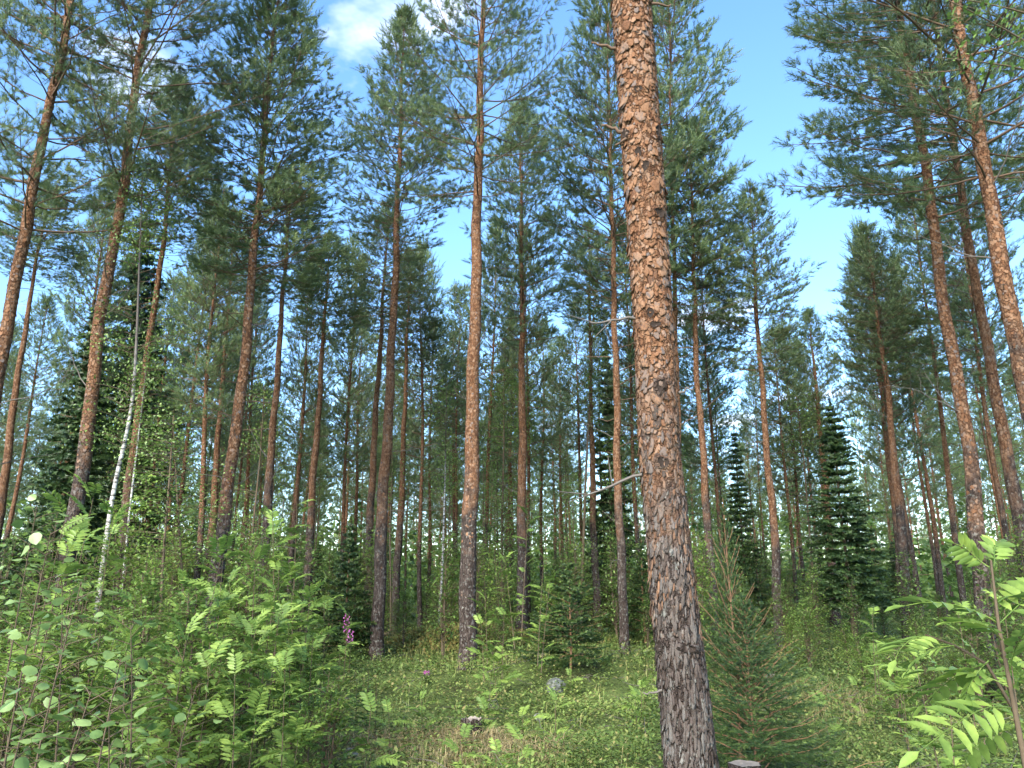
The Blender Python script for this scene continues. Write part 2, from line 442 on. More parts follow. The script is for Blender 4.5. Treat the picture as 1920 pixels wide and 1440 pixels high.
# ------------------------------------------------------------------ foliage templates
def needle_template(g, k, nl=0.055, nw=0.006, spread=0.75, start=0.05, flat=1.0):
    """bottle-brush shoot along z, length 1; needles are single triangles"""
    V = []; T = []
    for q in range(k):
        u = start + (1 - start) * (q + g.random()) / k
        th = g.uniform(0, 2 * np.pi)
        rad_ = np.array([math.cos(th), math.sin(th) * flat, 0])
        dz = math.cos(spread) * nl * g.uniform(0.8, 1.2); dr = math.sin(spread) * nl * g.uniform(0.8, 1.2)
        side = np.array([-math.sin(th), math.cos(th), 0]) * nw / 2
        zoff = np.array([0, 0, u])
        V += [zoff + side, zoff - side, zoff + rad_ * dr + np.array([0, 0, dz / 0.2])]
        T.append([3 * q, 3 * q + 1, 3 * q + 2])
    return np.array(V), np.array(T)


LEAF6 = (np.array([[0, 0, 0], [0.32, 0.06, 0.25], [0.34, 0.06, 0.6], [0, 0, 1.0], [-0.34, 0.06, 0.6], [-0.32, 0.06, 0.25]]),
         np.array([[0, 1, 2], [0, 2, 3], [0, 3, 4], [0, 4, 5]]))
LEAF2 = (np.array([[0, 0, 0], [0.36, 0.08, 0.45], [0, -0.03, 1.0], [-0.36, 0.08, 0.45]]), np.array([[0, 1, 2], [0, 2, 3]]))
LEAFR = (np.array([[0, 0, 0], [0.38, 0.05, 0.10], [0.52, 0.08, 0.42], [0.34, 0.04, 0.76], [0, -0.02, 1.05], [-0.34, 0.04, 0.76], [-0.52, 0.08, 0.42], [-0.38, 0.05, 0.10]]),
         np.array([[0, 1, 2], [0, 2, 3], [0, 3, 4], [0, 4, 5], [0, 5, 6], [0, 6, 7]]))
LANCE = (np.array([[0, 0, 0], [0.13, 0.05, 0.3], [0.115, 0.02, 0.66], [0, -0.09, 1.0], [-0.11, 0.03, 0.68], [-0.135, 0.06, 0.3]]), LEAF6[1])


def norm(v):
    return v / (np.linalg.norm(v) + 1e-9)


def pine_crown(seed, Hc=8.0, Rc=1.7, step=0.34, nper=(4, 6), tmpl=None, shootL=(0.10, 0.2), side_gap=0.13, sparse=0.0,
               dead_below=0.0, cone=0.62, power=0.75, leafy_from=0.35, needle_w=1.0):
    """needles and branch wood of a Scots pine crown, stem along z, crown base at z = 0"""
    g = np.random.default_rng(seed)
    needles, wood = MB(), MB()
    SP, SD, SL = [], [], []
    z = 0.0
    while z < Hc - 0.15:
        rel = z / Hc
        L0 = Rc * min(1.0, ((1 - rel) / cone) ** power) * (0.72 + 0.28 * min(1, rel / 0.25))
        nb = g.integers(nper[0], nper[1])
        az0 = g.uniform(0, 2 * np.pi)
        for b in range(nb):
            if g.random() < sparse * (1 - rel): continue
            az = az0 + 2 * np.pi * b / nb + g.normal(0, 0.3)
            L = max(0.15, L0 * g.uniform(0.6, 1.2))
            el = R(8 + 50 * rel ** 1.3) + g.normal(0, 0.13)
            out = np.array([math.cos(az), math.sin(az), 0.0])
            npt = 7
            pts = [np.array([0, 0, z + g.normal(0, 0.06)])]
            e = el
            curve = g.uniform(0.02, 0.10)
            for k in range(npt - 1):
                pts.append(pts[-1] + (out * math.cos(e) + np.array([0, 0, math.sin(e)])) * L / (npt - 1) + g.normal(0, 0.018, 3))
                e += curve
            pts = np.array(pts)
            r0 = 0.004 + 0.007 * L
            tube(wood, pts, np.linspace(r0, 0.004, npt), 4, g.random())
            # side twigs in the plane of the branch
            s = leafy_from * g.uniform(0.7, 1.2) if L > 0.5 else 0.15
            sg = 1
            while s < 0.97:
                f = s * (npt - 1); i0 = min(int(f), npt - 2)
                p = pts[i0] * (1 - (f - i0)) + pts[i0 + 1] * (f - i0)
                dd = norm(pts[i0 + 1] - pts[i0])
                sd_ = norm(np.cross(dd, [0, 0, 1.0])) * sg
                sl = (0.50 * (1 - s) * L + 0.07) * g.uniform(0.6, 1.25)
                td = norm(dd * 0.75 + sd_ * 0.75 + np.array([0, 0, g.uniform(-0.05, 0.35)]))
                q = p + td * sl
                mid = p + td * sl * 0.5 + g.normal(0, 0.01, 3) - np.array([0, 0, 0.02 * sl])
                if sl > 0.12:
                    tube(wood, [p, mid, q], [0.0045, 0.0035, 0.0025], 3, g.random())
                m = max(1, int(sl / 0.14))
                for k in range(m):
                    c = p + td * sl * (k + 1) / m
                    nd = 3 if k == m - 1 else 2
                    for w in range(nd):
                        d2 = norm(td * g.uniform(0.5, 1.2) + g.normal(0, 0.42, 3) + np.array([0, 0, 0.38 + 0.3 * rel]))
                        SP.append(c); SD.append(d2); SL.append(g.uniform(*shootL))
                s += side_gap / max(L, 0.3) * g.uniform(0.7, 1.3)
                sg = -sg
            for w in range(4):
                d2 = norm(norm(pts[-1] - pts[-2]) * (1.2 if w else 2) + (g.normal(0, 0.45, 3) if w else 0) + np.array([0, 0, 0.3]))
                SP.append(pts[-1]); SD.append(d2); SL.append(shootL[1] * g.uniform(0.9, 1.4) * (1.3 if rel > 0.6 else 1))
        z += step * g.uniform(0.75, 1.25) * (1 - 0.25 * rel)
    for w in range(7):
        SP.append(np.array([0, 0, Hc - 0.25 * g.random()])); SD.append(norm(np.array([g.normal(0, 0.4), g.normal(0, 0.4), 1.0]))); SL.append(0.3)
    tube(wood, [[0, 0, -0.1], [0, 0, Hc]], [0.012, 0.006], 4)
    if dead_below > 0:
        zd = -0.1
        while zd > -dead_below:
            az = g.uniform(0, 2 * np.pi); L = g.uniform(0.4, 1.3)
            out = np.array([math.cos(az), math.sin(az), g.uniform(-0.15, 0.45)])
            p0 = np.array([0, 0, zd]); p1 = p0 + out * L * 0.5; p2 = p0 + out * L + np.array([0, 0, g.uniform(-0.1, 0.15)])
            tube(wood, [p0, p1, p2], [0.012, 0.008, 0.004], 3, g.random())
            zd -= g.uniform(0.12, 0.4)
    stamp(needles, tmpl[0], tmpl[1], SP, SD, needle_w, np.array(SL), g)
    return needles, wood


g0 = np.random.default_rng(11)
T_HERO = needle_template(g0, 26, 0.072, 0.0092, 0.85)
T_MID = needle_template(g0, 21, 0.078, 0.0130, 0.85)
T_FAR = needle_template(g0, 9, 0.095, 0.025, 0.75)
T_VFAR = needle_template(g0, 5, 0.16, 0.06, 0.75)

CROWN = {}
def reg(kind, seed, **kw):
    nd, wd = pine_crown(seed, **kw)
    CROWN.setdefault(kind, []).append((nd.mesh('pine_needles', M_NEEDLE), wd.mesh('pine_branchwork', M_TWIG, True)))

for s in (1, 2, 3):
    reg('hero', 20 + s, Hc=8, Rc=2.1, step=0.36, nper=(4, 6), tmpl=T_HERO, shootL=(0.10, 0.19), side_gap=0.095, sparse=0.12, cone=0.8, leafy_from=0.30)
for s in (1, 2, 3):
    reg('mid', 40 + s, Hc=8, Rc=1.7, step=0.29, nper=(5, 7), tmpl=T_MID, shootL=(0.12, 0.23), side_gap=0.125, sparse=0.08, dead_below=3.5, leafy_from=0.33)
for s in (1, 2, 3):
    reg('far', 60 + s, Hc=8, Rc=1.7, step=0.34, nper=(5, 7), tmpl=T_FAR, shootL=(0.16, 0.28), side_gap=0.20, sparse=0.1, dead_below=3.5)
for s in (1, 2):
    reg('vfar', 80 + s, Hc=8, Rc=1.7, step=0.6, nper=(4, 5), tmpl=T_VFAR, shootL=(0.25, 0.4), side_gap=0.45, sparse=0.1, dead_below=2)
for k in CROWN:
    print('crown', k, [len(a.polygons) for a, b in CROWN[k]], [len(b.polygons) for a, b in CROWN[k]])


def dead_branch_mesh(seed):
    g = np.random.default_rng(seed); mb = MB()
    L = g.uniform(0.8, 1.5)
    e = g.uniform(-0.1, 0.5); az = 0.0; p = np.zeros(3); pts = [p]
    for k in range(7):
        p = p + np.array([math.cos(az) * math.cos(e), math.sin(az) * math.cos(e), math.sin(e)]) * L / 7
        pts.append(p); e += g.normal(0.02, 0.13); az += g.normal(0, 0.13)
    pts = np.array(pts); tube(mb, pts, np.linspace(0.010, 0.0025, 8), 5, g.random())
    for k in range(2, 8):
        if g.random() < 0.65:
            dd = norm(pts[min(k, 7)] - pts[k - 1]); dv = norm(dd + g.normal(0, 0.6, 3)); l2 = g.uniform(0.1, 0.4)
            tube(mb, [pts[k], pts[k] + dv * l2 * 0.5, pts[k] + norm(dv + g.normal(0, 0.3, 3)) * l2], [0.005, 0.0035, 0.002], 3, g.random())
    return mb.mesh('dead_branch', M_DEAD, True)


DEAD = [dead_branch_mesh(300 + k) for k in range(8)]


# ------------------------------------------------------------------ explicit pines, set out from what the photograph shows
def trunk_curve(pts, d, top_z):
    """3D polyline from ground to the top; pts are pixels (bottom to top) read at ground distance d"""
    P = [px3(x, y, d) for x, y in pts]
    v = P[0] - P[1]
    gz = H(P[0].x, d)
    if P[0].z > gz + 0.05:
        dirv = Vector((0.5 * v.x / v.z, 0, 1))
        b = P[0] - dirv * (P[0].z - gz + 0.08)
        P = [b] + P
    else:
        P[0].z = gz - 0.08
    if P[-1].z < top_z:
        v = (P[-1] - P[-3 if len(P) > 3 else -2]); v = v / v.z
        P.append(P[-1] + v * (top_z - P[-1].z))
    P = np.array([list(p) for p in P])
    return P


def smooth_poly(P, step):
    """Catmull-Rom resample along z"""
    z = P[:, 2]; n = max(6, int((z[-1] - z[0]) / step))
    zs = np.linspace(z[0], z[-1], n)
    out = np.zeros((n, 3)); out[:, 2] = zs
    for k in (0, 1):
        lin = np.interp(zs, z, P[:, k])
        for _ in range(3 if n > 20 else 1):
            ker = np.ones(5) / 5
            pad = np.pad(lin, 2, mode='reflect', reflect_type='odd'); lin = np.convolve(pad, ker, 'valid')
        out[:, k] = lin
    return out


def flake_template(m, g, rim=True):
    """one thin ragged bark scale, unit size: flat, its lower or side edge curling off the stem"""
    th = np.linspace(0, 2 * np.pi, m, endpoint=False) + g.normal(0, 0.5 / m, m)
    rr = g.uniform(0.62, 1.22, m)
    x, y = np.cos(th) * rr, np.sin(th) * rr
    tl, tw, cu = g.uniform(0.03, 0.17), g.normal(0, 0.08), g.uniform(0.05, 0.6)
    lift = lambda x, y: 0.05 - tl * y + tw * x + cu * np.clip(-y - 0.25 + 4.0 * tw * x, 0, 1) ** 1.5 - 0.09 * x ** 2
    V = [np.array([0, 0, lift(0, 0)])] + [np.array([x[k] * 0.55, y[k] * 0.55, lift(x[k] * 0.55, y[k] * 0.55) + g.normal(0, 0.012)]) for k in range(m)] if rim else [np.array([0, 0, lift(0, 0)])]
    T = [[0, 1 + k, 1 + (k + 1) % m] for k in range(m)]
    V += [np.array([x[k], y[k], lift(x[k], y[k])]) for k in range(m)]
    if rim:
        for k in range(m):
            a, b = 1 + k, 1 + (k + 1) % m
            T += [[a, a + m, b], [b, a + m, b + m]]
        V += [np.array([x[k] * 0.97, y[k] * 0.97, lift(x[k], y[k]) - 0.09]) for k in range(m)]
        for k in range(m):
            a, b = 1 + m + k, 1 + m + (k + 1) % m
            T += [[a, a + m, b], [b, a + m, b + m]]
    return np.array(V), np.array(T)


gf = np.random.default_rng(5)
FLK = [flake_template(10, gf) for _ in range(14)]
FLK_LITE = [flake_template(6, gf, False) for _ in range(6)]


def add_flakes(mb, P, rad, n, size, g, zmax, lite=True):
    """bark flakes over a trunk with polyline P and radii rad"""
    z = g.uniform(0.05, zmax, n); th = g.uniform(0, 2 * np.pi, n)
    cx = np.interp(z, P[:, 2], P[:, 0]); cy = np.interp(z, P[:, 2], P[:, 1]); r = np.interp(z, P[:, 2], rad)
    nn = np.stack([np.cos(th), np.sin(th), np.zeros(n)], 1); t = np.stack([-np.sin(th), np.cos(th), np.zeros(n)], 1)
    up = np.array([[0, 0, 1.0]])
    s = size * g.uniform(0.5, 1.3, n)
    k = g.integers(0, len(FLK_LITE), n)
    pos = np.stack([cx, cy, z], 1) + nn * (r[:, None] * 0.99)
    for q, (tv, tt) in enumerate(FLK_LITE):
        I = np.where(k == q)[0]
        if len(I) == 0: continue
        V = pos[I][:, None] + (tv[None, :, 0:1] * t[I][:, None] + tv[None, :, 1:2] * 1.2 * up[None] + tv[None, :, 2:3] * nn[I][:, None]) * s[I][:, None, None]
        T = tt[None] + (np.arange(len(I)) * len(tv))[:, None, None]
        mb.add(V.reshape(-1, 3), T.reshape(-1, 3), np.repeat(g.random(len(I)), len(tv)))


PINE_BASES = []


def pine(label, pts, wpx, d, top, crown, crown_base_px, crown_r, ndead=8, flakes=0, sides=12, group=None, dead_range=None, seed=0, crot=None):
    """label; trunk pixels bottom to top; (width px, at y px); ground distance; top ('px', y) or ('m', height); crown kind"""
    g = np.random.default_rng(abs(hash(label)) % 1000 if False else seed)
    if top[0] == 'px':
        top_z = px3(pts[-1][0], top[1], d).z
    else:
        top_z = top[1]
    P = trunk_curve(pts, d, top_z)
    base = Vector(P[0]); base.z = H(base.x, base.y)
    P = P - np.array(base)
    Ps = smooth_poly(P, 0.25)
    Ps[:, 0] += 0.016 * np.sin(Ps[:, 2] * 1.7 + g.uniform(0, 6)) + 0.010 * np.sin(Ps[:, 2] * 4.1 + g.uniform(0, 6)); Ps[:, 1] += 0.02 * np.sin(Ps[:, 2] * 1.3 + g.uniform(0, 6))
    zref = px3(pts[0][0], wpx[1], d).z - base.z
    rref = 0.5 * wpx[0] / FPX * depth(px3(pts[0][0], wpx[1], d))
    Ht = Ps[-1, 2]
    zc = np.clip(Ps[:, 2], 0, None)
    rad_ = rref * (np.clip((Ht - zc) / (Ht - zref), 0.0, None)) ** 0.75
    rad_ = np.maximum(rad_, 0.012) * (1 + 0.28 * np.exp(-zc / 0.22)) * (1 + g.normal(0, 0.025, len(zc)))
    root = lk('pine_tree', None, loc=base)
    root.empty_display_size = 0.2
    tag(root, label, 'pine tree', group)
    mb = MB(); tube(mb, Ps, rad_, sides)
    tr = lk('trunk', mb.mesh('pine_trunk', M_BARK, True), root)
    if flakes:
        fm = MB(); add_flakes(fm, Ps, rad_, flakes, 0.024, g, min(Ht * 0.8, 13))
        stuff(lk('bark', fm.mesh('bark_flakes', M_FLAKE), tr))
    # crown
    cz = px3(pts[0][0], crown_base_px, d).z - base.z
    c0 = np.array([np.interp(cz, Ps[:, 2], Ps[:, k]) for k in (0, 1)] + [cz])
    v = Vector(Ps[-1] - c0)
    q = v.to_track_quat('Z', 'Y') @ Quaternion((0, 0, 1), g.uniform(0, 6.28) if crot is None else crot)
    kind, var = crown
    nd, wd = CROWN[kind][var % len(CROWN[kind])]
    proto_R = 2.1 if kind == 'hero' else 1.7
    s = (crown_r / proto_R, crown_r / proto_R, v.length / 8.0)
    cr_ = lk('crown', nd, root, c0, q, s)
    lk('branchwork', wd, cr_)
    # dead snags on the bare stem
    lo, hi = dead_range or (1.8, cz)
    for k in range(ndead):
        z = lo + (hi - lo) * (k + g.random()) / ndead
        az = g.uniform(0, 2 * np.pi)
        c = [np.interp(z, Ps[:, 2], Ps[:, 0]), np.interp(z, Ps[:, 2], Ps[:, 1]), z]
        o = lk('dead_branch', DEAD[g.integers(0, len(DEAD))], root, c, (0, -g.uniform(-0.1, 0.35), az), g.uniform(0.45, 1.15) * min(1.0, crown_r / 1.5))
    PINE_BASES.append((base.x, base.y, rref))
    return root, Ps + np.array(base), rad_


NEAR = 'tall pines in the foreground and middle distance'
pine('orange-barked pine leaning in at the left edge of the picture, trunk cut by frame',
     [(0, 690), (30, 500), (75, 300), (110, 120), (130, 0)], (22, 560), 10.5, ('m', 16), ('hero', 0), 430, 2.3, 8, 1100, 16, NEAR, seed=1)
pine('tall scaly pine rising through the thicket just left of the white birch',
     [(140, 960), (165, 800), (195, 550), (218, 430), (247, 230), (275, 30)], (22, 650), 11.0, ('m', 16.5), ('hero', 1), 370, 2.2, 12, 1100, 16, NEAR, (4.2, 9.5), seed=2)
pine('thin pale pine between the left edge pine and the scaly one',
     [(8, 905), (40, 650), (68, 500), (85, 400)], (11, 700), 19, ('px', 350), ('mid', 0), 520, 1.4, 6, 0, 10, NEAR, seed=3)
pine('orange pine standing directly behind the crooked white birch',
     [(226, 1060), (245, 900), (262, 750), (287, 600), (310, 430), (325, 250)], (14, 750), 15, ('px', 150), ('mid', 1), 480, 1.45, 8, 0, 12, NEAR, seed=4)
pine('bushy full-crowned pine with grey purple foot, left of centre',
     [(420, 960), (445, 800), (466, 600), (480, 430), (490, 300), (505, 150), (517, 20)], (21, 800), 13, ('px', -45), ('mid', 2), 520, 1.95, 12, 1200, 14, NEAR, (2.8, 6.5), seed=5)
pine('straight rusty pine just right of the bushy full-crowned pine',
     [(495, 1040), (505, 900), (520, 700), (535, 500), (541, 400)], (12.5, 760), 17, ('px', 320), ('mid', 3), 560, 1.4, 8, 0, 12, NEAR, seed=6)
pine('slim orange pine over the dark little spruce, second right of the bushy pine',
     [(577, 1060), (595, 800), (605, 650), (612, 550)], (11, 800), 20, ('px', 440), ('mid', 0), 640, 1.5, 7, 0, 10, NEAR, seed=7)
pine('thin brown pine close left of the bushy full-crowned pine',
     [(398, 980), (412, 780), (430, 550), (437, 470)], (10, 800), 23, ('px', 400), ('mid', 1), 620, 1.4, 6, 0, 10, NEAR, seed=8)
pine('reddish pine with gnarled stem and slender pointed crown, left of the central pine',
     [(707, 1215), (714, 1000), (730, 750), (741, 520), (748, 300), (755, 120)], (19, 850), 17.5, ('px', 25), ('mid', 1), 470, 1.75, 12, 1000, 14, NEAR, (2.4, 8.0), seed=9)
pine('twin trunk hugging the left side of the gnarled reddish pine',
     [(690, 1065), (700, 850), (713, 650), (719, 550)], (12, 850), 22, ('px', 380), ('mid', 2), 620, 1.4, 5, 0, 10, NEAR, seed=10)
pine('slender pine right behind the gnarled reddish pine, half hidden',
     [(742, 1115), (755, 900), (761, 690)], (11, 900), 25, ('px', 470), ('mid', 3), 680, 1.4, 6, 0, 10, NEAR, seed=11)
pine('bare central pine with straight clean salmon trunk and few dead twigs',
     [(875, 1262), (880, 1000), (888, 700), (895, 400), (900, 200), (905, 10)], (26, 820), 15.2, ('m', 18.5), ('hero', 2), 360, 2.4, 14, 1300, 16, NEAR, (3.2, 10.5), seed=12)
pine('dark-crowned pine right of the bare central pine',
     [(978, 1130), (979, 900), (979, 600), (976, 300)], (15, 850), 21, ('px', 195), ('mid', 0), 640, 1.75, 8, 0, 12, NEAR, seed=13)
pine('thin pine above the small round spruce, green-tinted stem',
     [(1122, 1200), (1113, 1000), (1108, 750), (1105, 520)], (10, 850), 25, ('px', 420), ('mid', 1), 620, 1.4, 6, 0, 10, NEAR, seed=14)
pine('straight reddish pine close left of the big flaking trunk',
     [(1174, 1235), (1161, 1000), (1155, 700), (1149, 450), (1145, 300)], (14, 850), 18, ('px', -60), ('mid', 2), 560, 2.1, 10, 0, 12, NEAR, seed=15)
pine('broad-crowned pine filling the sky right of the big flaking trunk',
     [(1278, 1000), (1268, 700), (1262, 400), (1258, 200)], (11, 850), 20, ('px', -160), ('mid', 3), 520, 2.3, 6, 0, 12, NEAR, seed=16)
pine('rusty pine right behind the big flaking trunk, above the young spruce',
     [(1335, 1100), (1318, 850), (1306, 700), (1299, 420)], (12.5, 850), 20, ('px', 230), ('mid', 0), 600, 1.8, 10, 0, 12, NEAR, seed=17)
pine('clean pine with airy crown at the left side of the open sky gap',
     [(1464, 1238), (1452, 1000), (1430, 750), (1416, 550), (1411, 430)], (12, 850), 20.5, ('px', 350), ('mid', 2), 700, 1.6, 9, 0, 12, NEAR, seed=18)
pine('pale pine with silvery crown right of the tall dark spruce',
     [(1705, 1208), (1686, 950), (1666, 750), (1646, 600), (1634, 500)], (13, 850), 20.5, ('px', 425), ('mid', 3), 720, 1.45, 9, 0, 12, NEAR, seed=19)
pine('thin companion stem left beside the silvery-crowned pine',
     [(1690, 1100), (1672, 900), (1652, 740), (1632, 580)], (8, 800), 24, ('px', 455), ('mid', 0), 700, 1.2, 4, 0, 10, NEAR, seed=20)
pine('low pale pine with open pointed top in the middle of the sky gap',
     [(1560, 1080), (1545, 880), (1527, 700)], (9, 800), 30, ('px', 585), ('mid', 1), 860, 1.6, 5, 0, 10, NEAR, seed=21)
pine('dark lower stem pine at the right, leftmost of the three leaning trunks',
     [(1850, 1170), (1826, 930), (1791, 680), (1757, 480), (1725, 250), (1697, 90)], (23, 720), 10.5, ('m', 16), ('hero', 1), 420, 2.5, 12, 1200, 16, NEAR, (3.0, 7.6), seed=22)
pine('middle of the three leaning trunks at the right edge, thinner',
     [(1925, 1080), (1897, 900), (1862, 700), (1831, 550), (1805, 380), (1778, 200)], (19, 690), 13, ('m', 16), ('hero', 2), 400, 2.4, 10, 0, 14, NEAR, (3.0, 8.0), seed=23)
pine('thick rough pine, rightmost and nearest of the three leaning trunks',
     [(1962, 880), (1915, 700), (1879, 500), (1840, 300), (1811, 120), (1795, 10)], (31, 640), 8.6, ('m', 16), ('hero', 0), 330, 2.6, 6, 1400, 18, NEAR, (4.0, 7.0), seed=24)

# ------------------------------------------------------------------ the big flaking pine in the foreground
def big_pine():
    d = 4.7
    g = np.random.default_rng(77)
    pts = [(1296, 1440), (1283, 1300), (1266, 1150), (1252, 1000), (1237, 850), (1225, 600), (1205, 300), (1183, 0)]
    wid = [(1440, 99), (1300, 94), (1150, 88), (1000, 82), (850, 78), (600, 75), (300, 76), (0, 74)]
    P = trunk_curve(pts, d, 15.0)
    base = Vector(P[0]); base.z = H(base.x, base.y)
    zr = []; rr = []
    for (x, y), (yy, w) in zip(pts, wid):
        p = px3(x, y, d); zr.append(p.z - base.z); rr.append(0.5 * w / FPX * depth(p))
    zr += [15.0]; rr += [0.03]
    P = P - np.array(base)
    Ps = smooth_poly(P, 0.02)
    n = len(Ps); sides = 72
    zc = np.clip(Ps[:, 2], 0, None)
    rad_ = np.interp(zc, zr, rr) * (1 + 0.3 * np.exp(-zc / 0.2)) * 0.965
    th = np.linspace(0, 2 * np.pi, sides, endpoint=False)
    Z, TH = np.meshgrid(Ps[:, 2], th, indexing='ij')
    bump = 0.010 * np.sin(3 * TH + 1.3 * Z) + 0.008 * np.sin(5 * TH - 2.1 * Z + 1) + 0.012 * np.sin(2 * TH + 4.0 * np.sin(0.9 * Z)) + 0.010 * np.sin(7.3 * Z + 2 * np.sin(TH))
    furrow = (np.abs(np.sin(11 * TH + 1.5 * np.sin(3.1 * Z) + 0.7 * np.sin(9 * Z))) - 0.6) * 0.05 * np.clip((2.6 - Z) / 1.5, 0, 1)
    blot = 0.018 * np.sin(17 * TH + 3 * np.sin(11 * Z)) * np.sin(23 * Z + 4 * np.sin(3 * TH)) + 0.016 * np.sin(9 * TH - 13 * Z + 2 * np.sin(5 * Z))
    RRm = rad_[:, None] * (1 + bump + furrow + blot + g.normal(0, 0.016, Z.shape))
    V = np.stack([Ps[:, 0:1] + RRm * np.cos(TH), Ps[:, 1:2] + RRm * np.sin(TH), Z], -1).reshape(-1, 3)
    i = np.arange(n - 1)[:, None] * sides; j = np.arange(sides)[None]; j2 = (j + 1) % sides
    T = np.concatenate([np.stack([i + j, i + j2, i + sides + j2], -1).reshape(-1, 3), np.stack([i + j, i + sides + j2, i + sides + j], -1).reshape(-1, 3)])
    root = lk('pine_tree', None, loc=base)
    tag(root, 'big foreground pine with curling orange bark flakes, nearest trunk of all', 'pine tree', NEAR)
    tr = lk('trunk', mesh_np('big_trunk', V, T, M_BARK_MAIN, np.full(len(V), 0.5), True), root)
    # flakes: jittered rows so that they shingle the stem
    fl = []
    z = 0.12
    while z < 7.6:
        t = np.clip((z - 1.5) / 1.6, 0, 1)
        sy = 0.044 * (1 - t) + 0.027 * t; sx = 0.011 * (1 - t) + 0.018 * t
        r = np.interp(z, Ps[:, 2], rad_)
        m = int(2 * np.pi * r / (sx * 1.45))
        a0 = g.uniform(0, 7)
        for q in range(m):
            if g.random() < 0.12 + 0.22 * t: continue
            k = g.choice([0.5, 0.75, 1.0, 1.3, 1.3 + 0.6 * t], p=[0.27, 0.32, 0.23, 0.12, 0.06])
            fl.append((z + g.normal(0, sy * 0.7), a0 + 2 * np.pi * (q + g.normal(0, 0.3)) / m, sx * k * g.uniform(0.8, 1.2), sy * k * g.uniform(0.8, 1.25), g.normal(0, 0.35) * (0.3 + 0.7 * t)))
        z += sy * 1.15
    fl = np.array(fl)
    zf, tf = fl[:, 0], fl[:, 1]
    cx = np.interp(zf, Ps[:, 2], Ps[:, 0]); cy = np.interp(zf, Ps[:, 2], Ps[:, 1]); r = np.interp(zf, Ps[:, 2], rad_)
    nn = np.stack([np.cos(tf), np.sin(tf), np.zeros(len(tf))], 1); tt_ = np.stack([-np.sin(tf), np.cos(tf), np.zeros(len(tf))], 1)
    up = np.array([0, 0, 1.0])
    pos = np.stack([cx, cy, zf], 1) + nn * (r * (1.0 + g.uniform(-0.01, 0.035, len(r))))[:, None]
    ca, sa = np.cos(fl[:, 4])[:, None], np.sin(fl[:, 4])[:, None]
    X = tt_ * ca + up * sa; Y = -tt_ * sa + up * ca
    wpos = pos + np.array(base)
    view = np.array([0, 0, CAMZ]) - wpos; view /= np.linalg.norm(view, axis=1)[:, None]
    facing = (view * nn).sum(1)
    score = fl[:, 2] * fl[:, 3] * np.clip(facing, 0, 1) / (np.linalg.norm(wpos - np.array([0, 0, CAMZ]), axis=1) ** 2)
    score[(zf < 0.5) | (zf > 6.2)] = 0
    order = np.argsort(-score)
    kk = g.integers(0, len(FLK), len(fl))
    singles = set(order[:300].tolist())
    fmesh = [mesh_np('bark_plate', tv, t2, M_FLAKE, np.full(len(tv), 0.0)) for tv, t2 in FLK]
    mb = MB()
    for a in range(len(fl)):
        sn = 0.42 * (fl[a, 2] + fl[a, 3])
        if a in singles:
            o = lk('bark_plate', fmesh[kk[a]], tr)
            M = Matrix((( *(X[a] * fl[a, 2]), 0), (*(Y[a] * fl[a, 3]), 0), (*(nn[a] * sn), 0), (0, 0, 0, 1))).transposed()
            M.translation = Vector(pos[a])
            o.matrix_local = M
    rest = np.array([a for a in range(len(fl)) if a not in singles])
    for q, (tv, t2) in enumerate(FLK):
        I = rest[kk[rest] == q]
        sn = 0.42 * (fl[I, 2] + fl[I, 3])
        Vq = pos[I][:, None] + tv[None, :, 0:1] * (X[I] * fl[I, 2:3])[:, None] + tv[None, :, 1:2] * (Y[I] * fl[I, 3:4])[:, None] + tv[None, :, 2:3] * (nn[I] * sn[:, None])[:, None]
        Tq = t2[None] + (np.arange(len(I)) * len(tv))[:, None, None]
        mb.add(Vq.reshape(-1, 3), Tq.reshape(-1, 3), np.repeat(g.random(len(I)), len(tv)))
    stuff(lk('bark', mb.mesh('bark_flakes', M_FLAKE), tr))

    # dark knots and scars where branches were shed
    def surf(px, py):
        """point on the front of the trunk seen at a pixel"""
        p = px3(px, py, d); zl = p.z - base.z
        c = Vector((np.interp(zl, Ps[:, 2], Ps[:, 0]), np.interp(zl, Ps[:, 2], Ps[:, 1]), zl)) + base
        rl = float(np.interp(zl, Ps[:, 2], rad_))
        s = max(-0.98, min(0.98, (p.x - c.x) / rl))
        nrm = Vector((s, -math.sqrt(1 - s * s), 0))
        return c + nrm * rl - base, nrm
    for px_, py_, w, h in [(1236, 872, 11, 13), (1192, 304, 8, 11), (1204, 330, 7, 13), (1195, 348, 5, 7), (1229, 415, 10, 14), (1214, 598, 9, 10), (1231, 732, 9, 16), (1172, 262, 10, 12), (1226, 262, 9, 14),
                           (1155, 88, 9, 8), (1280, 1212, 14, 9), (1233, 1208, 9, 12), (1222, 1110, 8, 14), (1190, 190, 8, 9), (1222, 620, 10, 8), (1208, 16, 12, 9)]:
        p, nrm = surf(px_, py_)
        sc_ = depth(p + base) / FPX
        m = 22; ph = g.uniform(0, 6, 3); V = [[0, 0, 0.16]]
        for rr_, hh in [(0.35, 0.20), (0.62, 0.30), (0.85, 0.62), (1.45, -0.05)]:
            for q in range(m):
                a = 2 * np.pi * q / m
                k = rr_ * (1 + 0.16 * math.sin(2 * a + ph[0]) + 0.13 * math.sin(3 * a + ph[1]) + 0.1 * math.sin(7 * a + ph[2])) * g.uniform(0.88, 1.12)
                V.append([math.cos(a) * k, math.sin(a) * k, hh * g.uniform(0.6, 1.35)])
        V = np.array(V) * np.array([w * sc_, h * sc_, 0.5 * (w + h) * sc_ * 0.55])
        T2 = [[0, 1 + q, 1 + (q + 1) % m] for q in range(m)]; T3 = []
        for ring in range(3):
            for q in range(m):
                a, b = 1 + ring * m + q, 1 + ring * m + (q + 1) % m
                (T2 if ring < 2 else T3).extend([[a, a + m, b], [b, a + m, b + m]])
